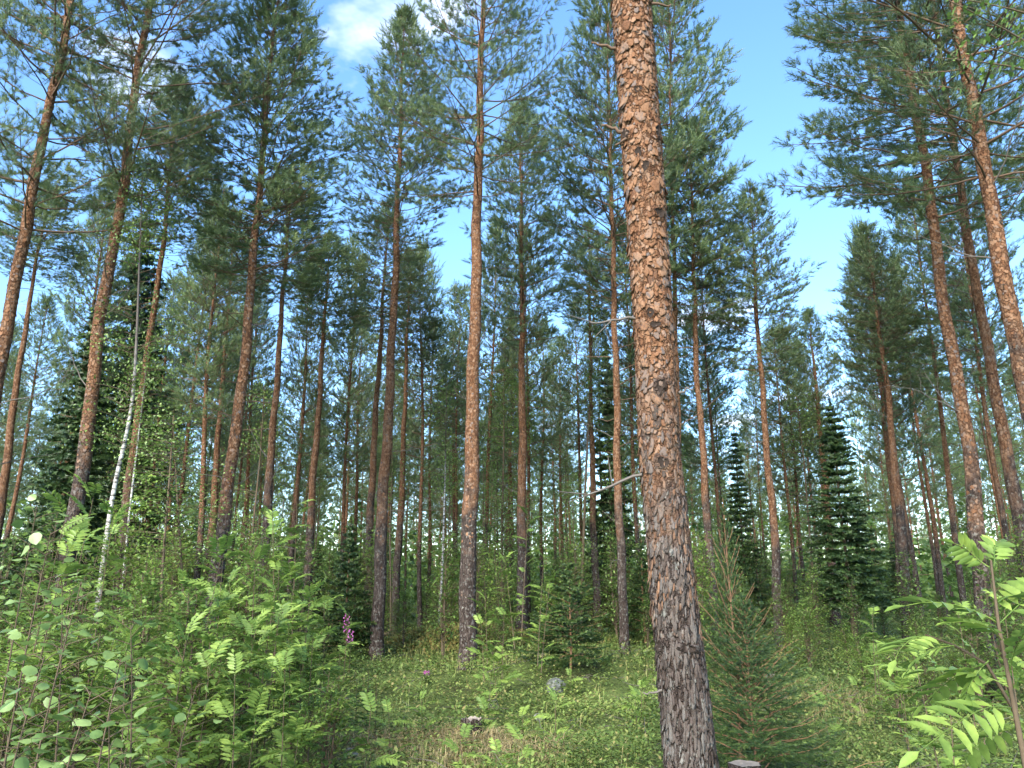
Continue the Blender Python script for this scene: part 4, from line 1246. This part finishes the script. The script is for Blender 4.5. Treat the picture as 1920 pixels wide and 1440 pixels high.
for px_, d, yt, nf in THICKET:
    p = px3(px_, 1300, d); z0 = H(p.x, d); ht = max(0.4, px3(px_, yt, d).z - z0)
    q = xs_.index(px_); size = 'head-high' if ht > 1.9 else ('knee-high' if ht < 1.15 else 'chest-high')
    top = '%s rowan sapling, %s of the left thicket' % (size, ORD[q]) if q in (0, len(xs_) - 1) else '%s rowan sapling, %s from the left in the left thicket' % (size, ORD[q])
    rowan(p.x, d, ht, int(nf * 1.6), top, 'rowan saplings of the left thicket', 1000 + k, 2 if nf < 26 else 3, True, 1.15); k += 1
for px_, d, yt, nf, lab in [(975, 13.0, 960, 30, 'feathery light green rowan in front of the dark-crowned pine'), (1005, 12.2, 1040, 22, 'shorter rowan beside the feathery one, left of the small round spruce'),
                            (915, 12.0, 1085, 20, 'rowan seedling touching the right foot of the bare central pine'), (940, 11, 1150, 16, 'low rowan in front of the bare central pine'),
                            (690, 6.4, 1330, 8, 'small rowan seedling with bright fronds over the dry grass'), (640, 9.5, 1150, 14, 'rowan seedling left of the pink fireweed'),
                            (1200, 9.5, 1290, 12, 'low rowan seedling at the left side of the big flaking trunk'), (1640, 9.5, 1150, 18, 'rowan sapling below the silvery-crowned pine'),
                            (1750, 5.4, 1230, 18, 'dark-stemmed rowan right of the open clearing'), (1690, 7.5, 1210, 16, 'small rowan left of the dark-stemmed one'),
                            (1820, 6.5, 1150, 18, 'rowan in front of the dark lower stem pine'), (1900, 6.0, 1120, 18, 'rowan at the right edge behind the nearest one')]:
    p = px3(px_, 1300, d); z0 = H(p.x, d); ht = max(0.35, px3(px_, yt, d).z - z0)
    rowan(p.x, d, ht, nf, lab, 'single rowan saplings', 1100 + k, 2, True, 1.2); k += 1


def near_rowan():
    """the rowan that reaches in from the right, close to the camera; every leaflet single"""
    d = 2.5; g = np.random.default_rng(61)
    p0 = px3(1925, 1440, d); base = Vector((p0.x + 0.05, d, H(p0.x, d)))
    root = lk('rowan_sapling', None, loc=base); tag(root, 'nearest rowan, large pale fronds reaching in at the right edge', 'rowan sapling', 'single rowan saplings')
    stem = [base * 0] + [px3(x, y, d) - base for x, y in [(1920, 1420), (1895, 1290), (1872, 1170), (1858, 1050)]]
    stem = [np.array(s) for s in stem]; mb = MB(); tube(mb, stem, np.linspace(0.011, 0.003, len(stem)), 7); st2 = [np.array(px3(x, y, d + 0.1) - base) for x, y in [(1900, 1330), (1850, 1245), (1790, 1210), (1735, 1190)]]
    tube(mb, st2, [0.006, 0.005, 0.004, 0.003], 6); lk('stem', mb.mesh('rowan_stem', M_STEM, True), root)
    lm = leaflet_mesh()
    fr = [((1895, 1290), (1740, 1240)), ((1872, 1170), (1705, 1110)), ((1872, 1170), (1960, 1080)), ((1858, 1060), (1790, 1020)), ((1858, 1060), (1880, 1010)), ((1895, 1300), (1960, 1230)), ((1735, 1195), (1680, 1215)),
          ((1790, 1210), (1700, 1240)), ((1850, 1245), (1730, 1300)), ((1900, 1330), (1730, 1370)), ((1905, 1360), (1800, 1420)), ((1880, 1200), (1790, 1150)), ((1890, 1260), (1930, 1160)), ((1850, 1240), (1800, 1330)), ((1915, 1400), (1960, 1350)), ((1868, 1130), (1930, 1120))]
    for f, (a, b) in enumerate(fr):
        A = np.array(px3(*a, d + g.uniform(-0.02, 0.05)) - base); B = np.array(px3(*b, d + g.uniform(-0.18, 0.2)) - base)
        v = B - A; L = np.linalg.norm(v); pts, lf = frond_geom(950 + f, L, 6, max(0.05, min(0.085, L * 0.31)))
        fo = lk('leaf', None, root, A, Vector(v).to_track_quat('X', 'Z') @ Quaternion((1, 0, 0), g.normal(0.25, 0.3)))
        mbr = MB(); tube(mbr, pts, np.linspace(0.0022, 0.0012, 8), 4, 0.3); fo.data = None
        rach = mbr.mesh('rowan_rachis', M_ROWAN)
        lk('rachis', rach, fo)
        for c, dv, s in lf:
            dd, u, w = frames(np.array([dv])); M = Matrix(((*(u[0] * s), 0), (*(w[0] * s), 0), (*(dd[0] * s), 0), (0, 0, 0, 1))).transposed(); M.translation = Vector(c)
            o = lk('leaflet', lm, fo); o.matrix_local = M


near_rowan()

# ------------------------------------------------------------------ aspen saplings at the left edge, every leaf single
ASP = [mesh_np('aspen_leaf', LEAFR[0] * np.array([1, 1 + 0.8 * q, 1]), LEAFR[1], M_ASPEN, np.full(8, 0.0)) for q in range(3)]


def aspen(px_, d, yt, nl, seed, label):
    g = np.random.default_rng(seed); p = px3(px_, 1300, d); z0 = H(p.x, d); ht = px3(px_, yt, d).z - z0
    root = lk('aspen_sapling', None, loc=(p.x, d, z0)); tag(root, label, 'aspen sapling', 'aspen saplings at the left')
    z = np.linspace(-0.03, ht, 8); az = g.uniform(0, 6.28); pts = np.stack([0.12 * math.cos(az) * (z / ht) ** 2, 0.12 * math.sin(az) * (z / ht) ** 2, z], 1)
    mb = MB(); nl = int(nl * 1.5)
    tube(mb, pts, np.linspace(0.008, 0.002, 8), 6, g.random())
    for q in range(nl):
        u = 0.22 + 0.78 * (q + g.random()) / nl; i0 = min(int(u * 7), 6); c = pts[i0] + (pts[i0 + 1] - pts[i0]) * (u * 7 - i0)
        a = q * 2.4 + g.normal(0, 0.3); L = g.uniform(0.05, 0.30) * (1.15 - 0.6 * u); dv = np.array([math.cos(a), math.sin(a), g.uniform(0.15, 0.6)]); e = c + dv * L
        tube(mb, [c, c + dv * L * 0.5 + [0, 0, 0.01], e], [0.003, 0.002, 0.0012], 3, g.random())
        s = g.uniform(0.045, 0.07)
        lk('leaf', ASP[g.integers(0, 3)], root, e, (R(-90) + g.normal(-0.35, 0.4), g.normal(0, 0.3), a - math.pi / 2 + g.normal(0, 0.5)), s)
    lk('stem', mb.mesh('aspen_stem', M_STEM, True), root)


for q, (px_, d, yt, nl, lab) in enumerate([(25, 4.2, 1000, 34, 'tallest aspen sapling at the left edge, round pale leaves'), (75, 4.0, 1090, 30, 'round-leaved aspen sapling next to the tallest one at the left edge'), (130, 4.4, 1090, 30, 'aspen sapling with hanging grey-green leaves, third from the left edge'),
                                           (270, 4.3, 1170, 28, 'round-leaved aspen sapling standing in front of the rowan thicket'), (190, 4.0, 1240, 26, 'low aspen sapling between taller ones in the lower left'), (20, 3.4, 1230, 26, 'aspen sapling in the lower left corner'), (110, 3.4, 1300, 24, 'knee-high aspen near the lower left corner'),
                                           (240, 3.6, 1330, 22, 'low aspen in the bottom left, right of the knee-high one'), (5, 5.0, 950, 30, 'aspen sapling cut by the left edge, behind the tallest'), (330, 4.6, 1290, 20, 'small aspen at the right end of the aspen row')]):
    aspen(px_, d, yt, nl, 1300 + q, lab)

# ------------------------------------------------------------------ saplings of the undergrowth
gs = np.random.default_rng(55)
n_s = 0; tries = 0; used = []
while n_s < 194 and tries < 9000:
    tries += 1
    px_ = gs.uniform(-60, 1980); d = math.exp(gs.uniform(math.log(9.5), math.log(46)))
    clear = 620 < px_ < 1240 and d < 15.5 or 1240 <= px_ < 1700 and d < 12
    if clear: continue
    x = (px_ - 960) / FPX * d * math.cos(PITCH)
    if used and min((x - u) ** 2 + (d - v) ** 2 for u, v in used) < 0.45: continue
    if min((x - u) ** 2 + (d - v) ** 2 for u, v, r in PINE_BASES) < 0.25: continue
    used.append((x, d))
    kk = gs.integers(0, 5); s = gs.uniform(0.55, 1.05) * (1.1 if px_ < 620 else 0.9) * (1.25 if d > 18 else 1)
    z, zs = zone(x, d)
    root = lk('broadleaf_sapling', None, loc=(x, d, H(x, d)), rot=(0, 0, gs.uniform(0, 6.28)))
    far = d > 20
    tag(root, ('far leafy sapling in the undergrowth %s' if far else 'leafy sapling in the nearer undergrowth %s') % zs, 'sapling', ('far' if far else 'near') + ' saplings, zone %d' % (z + 1))
    lk('foliage', SAP[kk][0], root, (0, 0, 0), None, s); lk('stem', SAP[kk][1], root, (0, 0, 0), None, s)
    n_s += 1

gm = np.random.default_rng(616)
for q in range(60):
    px_ = gm.uniform(620, 1560); d = gm.uniform(16.5, 34); x = (px_ - 960) / FPX * d * math.cos(PITCH)
    if min((x - u) ** 2 + (d - v) ** 2 for u, v, r in PINE_BASES) < 0.3 or 1040 < px_ < 1100 and d < 18: continue
    kk = (3, 4, 1, 4)[q % 4]; s = gm.uniform(0.75, 1.25); root = lk('broadleaf_sapling', None, loc=(x, d, H(x, d)), rot=(0, 0, gm.uniform(0, 6.28))); z, zs = zone(x, d)
    tag(root, 'bright green young broadleaf between trunks ' + zs, 'sapling', 'bright young broadleaves, zone %d' % (z + 1))
    lk('foliage', SAP[kk][0], root, (0, 0, 0), None, s); lk('stem', SAP[kk][1], root, (0, 0, 0), None, s)
for q in range(16):
    px_ = gm.uniform(640, 1220) if q < 11 else gm.uniform(1480, 1700); d = gm.uniform(6.5, 13); x = (px_ - 960) / FPX * d * math.cos(PITCH)
    rowan(x, d, gm.uniform(0.25, 0.55), 7, 'tiny rowan seedling with few fronds in the open clearing ' + ('left' if q < 11 else 'right') + ' of the big flaking trunk', 'rowan seedlings of the clearing, ' + ('left' if q < 11 else 'right'), 1500 + q, 1, True, 0.95)
gn = np.random.default_rng(515)
for q in range(46):
    px_ = gn.uniform(-60, 640) if q < 34 else gn.uniform(1560, 1980); d = gn.uniform(5.4, 10.5) if px_ < 640 else gn.uniform(8.5, 15); x = (px_ - 960) / FPX * d * math.cos(PITCH)
    kk = (2, 3, 0, 3)[q % 4]; s = gn.uniform(0.6, 1.0) * (0.8 if px_ > 500 else 1.0)
    root = lk('broadleaf_sapling', None, loc=(x, d, H(x, d)), rot=(0, 0, gn.uniform(0, 6.28))); z, zs = zone(x, d)
    tag(root, 'low leafy bush filling the front thicket ' + zs, 'sapling', 'front thicket bushes, zone %d' % (z + 1))
    lk('foliage', SAP[kk][0], root, (0, 0, 0), None, s); lk('stem', SAP[kk][1], root, (0, 0, 0), None, s)

# ------------------------------------------------------------------ ground cover
def scatter(n, dmin, dmax, g, pmin=-120, pmax=2040):
    d = np.exp(g.uniform(np.log(dmin), np.log(dmax), n)); px_ = g.uniform(pmin, pmax, n)
    return (px_ - 960) / FPX * d * math.cos(PITCH), d


def patch(x, y, f, ph):
    return np.sin(f * x + ph) * np.sin(f * 0.8 * y + 1.7 * ph) + 0.5 * np.sin(2.3 * f * x - 1.1 * f * y + ph)


def bilberry():
    g = np.random.default_rng(71); mb = MB()
    x, y = scatter(21000, 2.6, 60, g)
    keep = (patch(x, y, 0.9, 0.6) + g.normal(0, 0.5, len(x))) > -0.75; x, y = x[keep], y[keep]
    n = len(x); m = 14
    sc_ = (y / 5.0) ** 0.62
    hh = 0.19 * (0.6 + 0.7 * g.random(n)) * np.clip(1 + 0.45 * patch(x, y, 1.1, 2), 0.3, 2) * sc_ ** 0.3
    X = np.repeat(x, m); Y = np.repeat(y, m); S = np.repeat(sc_, m); hR = np.repeat(hh, m)
    a = g.uniform(0, 6.28, n * m); r = 0.13 * np.sqrt(g.random(n * m)) * S; u = g.random(n * m) ** 0.7
    P = np.stack([X + r * np.cos(a), Y + r * np.sin(a), hgt(X, Y) + hR * u], 1)
    D = np.stack([np.cos(a), np.sin(a), g.normal(0.25, 0.45, n * m)], 1)
    base = np.clip(0.52 + 0.20 * patch(x, y, 0.7, 4) + g.normal(0, 0.12, n), 0, 1)
    A = np.clip(np.repeat(base, m) + g.normal(0, 0.07, n * m), 0, 0.99)
    L = 0.030 * S * g.uniform(0.7, 1.3, n * m)
    stamp(mb, LEAF2[0], LEAF2[1], P, D, L * 0.95, L, g, roll=False, a=A)
    # broader seedlings and herbs that stand above the carpet
    x, y = scatter(2600, 3.2, 40, g); kp = (patch(x, y, 1.3, 3.1) + g.normal(0, 0.5, len(x))) > 0.0; x, y = x[kp], y[kp]
    n = len(x); m = 16; S = np.repeat((y / 6.0) ** 0.5, m); X = np.repeat(x, m); Y = np.repeat(y, m); hR = np.repeat(g.uniform(0.14, 0.38, n), m)
    a = g.uniform(0, 6.28, n * m); u = 0.25 + 0.75 * g.random(n * m); r = 0.11 * S * g.random(n * m)
    P = np.stack([X + r * np.cos(a), Y + r * np.sin(a), hgt(X, Y) + hR * u], 1); D = np.stack([np.cos(a), np.sin(a), g.normal(0.1, 0.35, n * m)], 1)
    L = 0.055 * S * g.uniform(0.6, 1.3, n * m)
    stamp(mb, LANCE[0] * np.array([1.6, 1, 1]), LANCE[1], P, D, L, L, g, roll=False, a=np.clip(np.repeat(g.uniform(0.35, 0.85, n), m) + g.normal(0, 0.06, n * m), 0, 0.95))
    o = lk('ground_cover', mb.mesh('bilberry_leaves', M_BILB)); o['kind'] = 'stuff'; o['label'] = 'low carpet of bilberry and small green leaves'; o['category'] = 'ground cover'


def blades(name, mat, x, y, hgt_, per, spread, width, g, bend=0.5, label='', cat='grass'):
    n = len(x); X = np.repeat(x, per) + g.normal(0, 1, n * per) * np.repeat(spread, per); Y = np.repeat(y, per) + g.normal(0, 1, n * per) * np.repeat(spread, per)
    Hh = np.repeat(hgt_, per) * g.uniform(0.45, 1.15, n * per); a = g.uniform(0, 6.28, n * per); b = Hh * bend * g.uniform(0.2, 1.4, n * per); w = np.repeat(width, per)
    o = np.stack([np.cos(a), np.sin(a), 0 * a], 1); s = np.stack([-np.sin(a), np.cos(a), 0 * a], 1) * w[:, None] / 2; B = np.stack([X, Y, hgt(X, Y) - 0.01], 1); up = np.array([[0, 0, 1.0]])
    M_ = B + o * (0.3 * b)[:, None] + up * (0.62 * Hh)[:, None]; E = B + o * b[:, None] + up * (Hh * np.clip(1 - 0.25 * bend, 0.2, 1))[:, None]
    V = np.stack([B - s, B + s, M_ + s * 0.8, M_ - s * 0.8, E], 1); T = np.array([[0, 1, 2], [0, 2, 3], [3, 2, 4]])[None] + (np.arange(n * per) * 5)[:, None, None]
    A = np.clip(np.repeat(np.repeat(0.45 + 0.2 * patch(x, y, 0.8, 1), per) + g.normal(0, 0.2, n * per), 5), 0, 0.99)
    ob = lk(name, mesh_np(name, V.reshape(-1, 3), T.reshape(-1, 3), mat, A)); ob['kind'] = 'stuff'; ob['label'] = label; ob['category'] = cat
    return ob


bilberry()
gg = np.random.default_rng(81)
x, y = scatter(6500, 2.6, 40, gg); kp = (patch(x, y, 0.8, 1.9) + gg.normal(0, 0.6, len(x))) > 0.35; x, y = x[kp], y[kp]
blades('grass', M_GRASS, x, y, 0.24 * (y / 6) ** 0.25, 12, 0.07 * (y / 6) ** 0.7, 0.0055 * (y / 5) ** 0.7, gg, 1.0, 'thin green grass tufts over the forest floor')
# dry straw round the old stump and in the foreground
cs = []
for px_, py_, n_, sp in [(885, 1402, 55, 0.18), (850, 1385, 45, 0.25), (705, 1412, 35, 0.22), (960, 1432, 45, 0.22), (775, 1395, 40, 0.25), (1005, 1425, 25, 0.2), (640, 1435, 20, 0.2), (815, 1435, 25, 0.25), (1500, 1330, 30, 0.5), (1620, 1310, 60, 0.6), (380, 1330, 40, 0.5)]:
    a_ = math.atan((py_ - 720) / FPX) - PITCH; d = CAMZ / math.tan(a_); cx = (px_ - 960) / FPX * d * math.cos(PITCH) * 1.03
    cs.append(np.stack([cx + gg.normal(0, sp, n_), d + gg.normal(0, sp * 1.3, n_)], 1))
cs = np.concatenate(cs)
blades('dry_grass', M_STRAW, cs[:, 0], cs[:, 1], np.full(len(cs), 0.24), 15, np.full(len(cs), 0.07), np.full(len(cs), 0.0065), gg, 1.5, 'straw-coloured dry grass around the weathered stump')
# moss on the mound
n_ = 5000; mx_ = -1.0 + gg.normal(0, 1.2, n_); my_ = 20.2 + gg.normal(0, 0.9, n_)
mbm = MB(); stamp(mbm, LEAF2[0], LEAF2[1], np.stack([mx_, my_, hgt(mx_, my_) + gg.uniform(0, 0.16, n_)], 1), gg.normal(0, 0.5, (n_, 3)) + [0, 0, 0.6], 0.07, 0.10, gg)
o = lk('moss', mbm.mesh('moss', M_MOSS)); o['kind'] = 'stuff'; o['label'] = 'rusty brown moss cushion on the mound behind the central pine'; o['category'] = 'moss'

# fallen twigs, loose on the floor
mbt = MB(); xt, yt = scatter(650, 3.5, 22, gg, 300, 1900)
for a, b in zip(xt, yt):
    th = gg.uniform(0, 6.28); L = gg.uniform(0.15, 0.7); z = H(a, b) + gg.uniform(0.02, 0.12); v = np.array([math.cos(th), math.sin(th), gg.normal(0.05, 0.2)]) * L
    p = np.array([a, b, z]); tube(mbt, [p, p + v * 0.5 + gg.normal(0, 0.02, 3), p + v], [0.005, 0.004, 0.002], 4, gg.random())
o = lk('twig_litter', mbt.mesh('twig_litter', M_DEAD, True)); o['kind'] = 'stuff'; o['label'] = 'scattered grey fallen twigs on the forest floor'; o['category'] = 'twigs'

# ------------------------------------------------------------------ stumps, stones, log, fireweed
def at_ground(px_, py_):
    a_ = math.atan((py_ - 720) / FPX) - PITCH; d = CAMZ / math.tan(a_)
    for _ in range(4):
        p = px3(px_, py_, d); d += (p.z - H(p.x, d)) / math.tan(a_)
    p = px3(px_, py_, d)
    return p.x, d


def stump(x, y, ht, r, label, tilt, seed, broken):
    g = np.random.default_rng(seed); root = lk('tree_stump', None, loc=(x, y, H(x, y)), rot=(tilt, 0, g.uniform(0, 6))); tag(root, label, 'stump', 'old tree stumps')
    sides = 28; th = np.linspace(0, 2 * np.pi, sides, endpoint=False); zs = np.linspace(-0.08, 1, 10); V = []
    for q, z in enumerate(zs):
        rr_ = r * (1 + 0.45 * math.exp(-max(z, 0) * ht / 0.08)) * (1 + 0.09 * np.sin(5 * th + 1) + 0.06 * np.sin(9 * th + 2 * z)) * (1 + g.normal(0, 0.02, sides))
        zz_ = z * ht + (broken * np.abs(g.normal(0, 1, sides)) * ht * 0.35 * (q == 9))
        V.append(np.stack([rr_ * np.cos(th), rr_ * np.sin(th), zz_ + 0 * th], 1))
    V = np.concatenate(V); T = []
    for q in range(9):
        for s in range(sides):
            a, b = q * sides + s, q * sides + (s + 1) % sides; T += [[a, b, b + sides], [a, b + sides, a + sides]]
    lk('bark', mesh_np('stump_bark', V, np.array(T), M_BARK, np.full(len(V), 0.4)), root)
    top = V[-sides:]; rings = [top * [0.99, 0.99, 1] + [0, 0, 0.003]]
    for f in (0.8, 0.55, 0.3):
        rg = top * [f, f, 1]; rg[:, 2] = top[:, 2] * (1 - broken * 0.3) + g.normal(0, 0.004 + 0.02 * broken, sides); rings.append(rg)
    Vt = np.concatenate(rings + [np.array([[0, 0, top[:, 2].mean()]])]); T = []
    for q in range(3):
        for s in range(sides):
            a, b = q * sides + s, q * sides + (s + 1) % sides; T += [[a, b, b + sides], [a, b + sides, a + sides]]
    T += [[3 * sides + s, 3 * sides + (s + 1) % sides, 4 * sides] for s in range(sides)]
    lk('cut_face', mesh_np('stump_top', Vt, np.array(T), M_CUT, np.full(len(Vt), 0.5)), root)


sx, sy = at_ground(884, 1398)
stump(sx, sy, 0.24, 0.10, 'small weathered grey stump in the dry grass at the bottom centre', 0.05, 1, 0.3)
p = px3(1397, 1432, 5.9); stump(p.x, 5.9, p.z - H(p.x, 5.9), 0.105, 'sawn pale stump at the bottom edge beside the big flaking trunk', 0.0, 2, 0.0)


def stone(px_, py_, w, h, label, seed):
    g = np.random.default_rng(seed); x, y = at_ground(px_, py_); import bmesh
    bm = bmesh.new(); bmesh.ops.create_icosphere(bm, subdivisions=3, radius=1.0); ph = g.uniform(0, 6, 6)
    for v in bm.verts:
        c = v.co; k = 1 + 0.16 * math.sin(2.3 * c.x + ph[0]) + 0.13 * math.sin(3.1 * c.y + ph[1]) + 0.1 * math.sin(4.3 * c.z + 2 * c.x + ph[2]) + 0.03 * math.sin(9 * c.x + 7 * c.y + ph[3])
        v.co = Vector((c.x * w * k, c.y * w * 0.8 * k, max(c.z, -0.5) * h * k))
    me = bpy.data.meshes.new('stone'); bm.to_mesh(me); bm.free(); me.materials.append(M_STONE); me.polygons.foreach_set('use_smooth', np.ones(len(me.polygons), bool))
    tag(lk('stone', me, None, (x, y, H(x, y) + 0.1 * h), (0, 0, g.uniform(0, 6))), label, 'stone', 'grey stones in the undergrowth')


stone(650, 1428, 0.13, 0.13, 'pale lichen-grey stone at the bottom left of the dry grass', 1)
stone(1042, 1318, 0.20, 0.13, 'flat grey stone in the clearing left of the big flaking trunk', 2)
stone(925, 1325, 0.09, 0.09, 'small grey stone in front of the bare central pine', 3)
stone(1012, 1345, 0.10, 0.06, 'small flat stone just below the flat grey one', 4)
stone(1440, 1268, 0.16, 0.08, 'low stone right of the bushy young spruce', 5)
lx, ly = at_ground(735, 1205)
mb = MB(); g = np.random.default_rng(8); tube(mb, [[-0.75, 0.2, 0.0], [-0.3, 0.1, 0.05], [0.3, -0.05, 0.10], [0.85, -0.1, 0.16]], [0.055, 0.05, 0.045, 0.03], 10, 0.2, True)
log = tag(lk('fallen_log', None, None, (lx, ly, H(lx, ly) + 0.06)), 'dark thin fallen log right of the gnarled reddish pine foot', 'log'); lk('wood', mb.mesh('log', M_STEM, True), log)
mb = MB(); tube(mb, [[0.2, -0.03, 0.1], [0.35, -0.15, 0.3], [0.4, -0.2, 0.42]], [0.014, 0.01, 0.005], 5, 0.3); lk('snag', mb.mesh('log_snag', M_DEAD, True), log)


def fireweed(px_, py_flower, d, label, seed, bloom=True):
    g = np.random.default_rng(seed); p = px3(px_, py_flower, d); z0 = H(p.x, d); ht = p.z - z0 + 0.08; root = lk('fireweed', None, loc=(p.x, d, z0)); tag(root, label, 'wildflower', 'fireweed plants')
    mb = MB(); tube(mb, [[0, 0, -0.02], [0.01, 0.01, ht * 0.5], [0, 0, ht]], [0.005, 0.004, 0.002], 5); P, D = [], []
    for q in range(34):
        u = 0.15 + 0.6 * q / 34; a = q * 2.4; P.append([0, 0, ht * u]); D.append([math.cos(a), math.sin(a), g.uniform(-0.1, 0.5)])
    lk('stem', mb.mesh('fireweed_stem', M_STEM, True), root); lb = MB(); stamp(lb, LANCE[0], LANCE[1], P, D, 0.11, 0.13, g, roll=False); lk('foliage', lb.mesh('fireweed_leaves', M_BIRCHLEAF), root)
    if bloom:
        for q in range(16):
            u = 0.76 + 0.24 * q / 16; a = q * 2.4; c = np.array([math.cos(a) * 0.035, math.sin(a) * 0.035, ht * u]); fb = MB()
            stamp(fb, LEAF2[0], LEAF2[1], np.repeat(c[None], 4, 0), np.array([[math.cos(a) + dx_, math.sin(a) + dy_, dz_] for dx_, dy_, dz_ in ((0.9, 0, 0.5), (-0.9, 0, 0.5), (0, 0.9, 0.5), (0, -0.9, -0.8))]), 0.026, 0.026 * (1.4 - u * 0.5), g)
            lk('flower', fb.mesh('fireweed_flower', M_PINK), root)


fireweed(650, 1160, 12.5, 'tall pink fireweed in bloom in front of the dark little spruce', 1)
fireweed(657, 1190, 12.3, 'shorter pink fireweed beside the tall blooming one', 2)
fireweed(799, 1268, 13.2, 'low pink fireweed left of the bare central pine foot', 3)
for q, (px_, yy, d) in enumerate([(690, 1270, 9.2), (705, 1300, 8.8), (668, 1290, 9.0)]):
    fireweed(px_, yy, d, ['unopened fireweed stalk in the clearing, middle of a clump of three', 'unopened fireweed stalk at the right of the clump of three', 'unopened fireweed stalk at the left of the clump of three'][q], 10 + q, False)
print('tris', sum(len(m.polygons) for m in bpy.data.meshes), 'objects', len(bpy.data.objects))
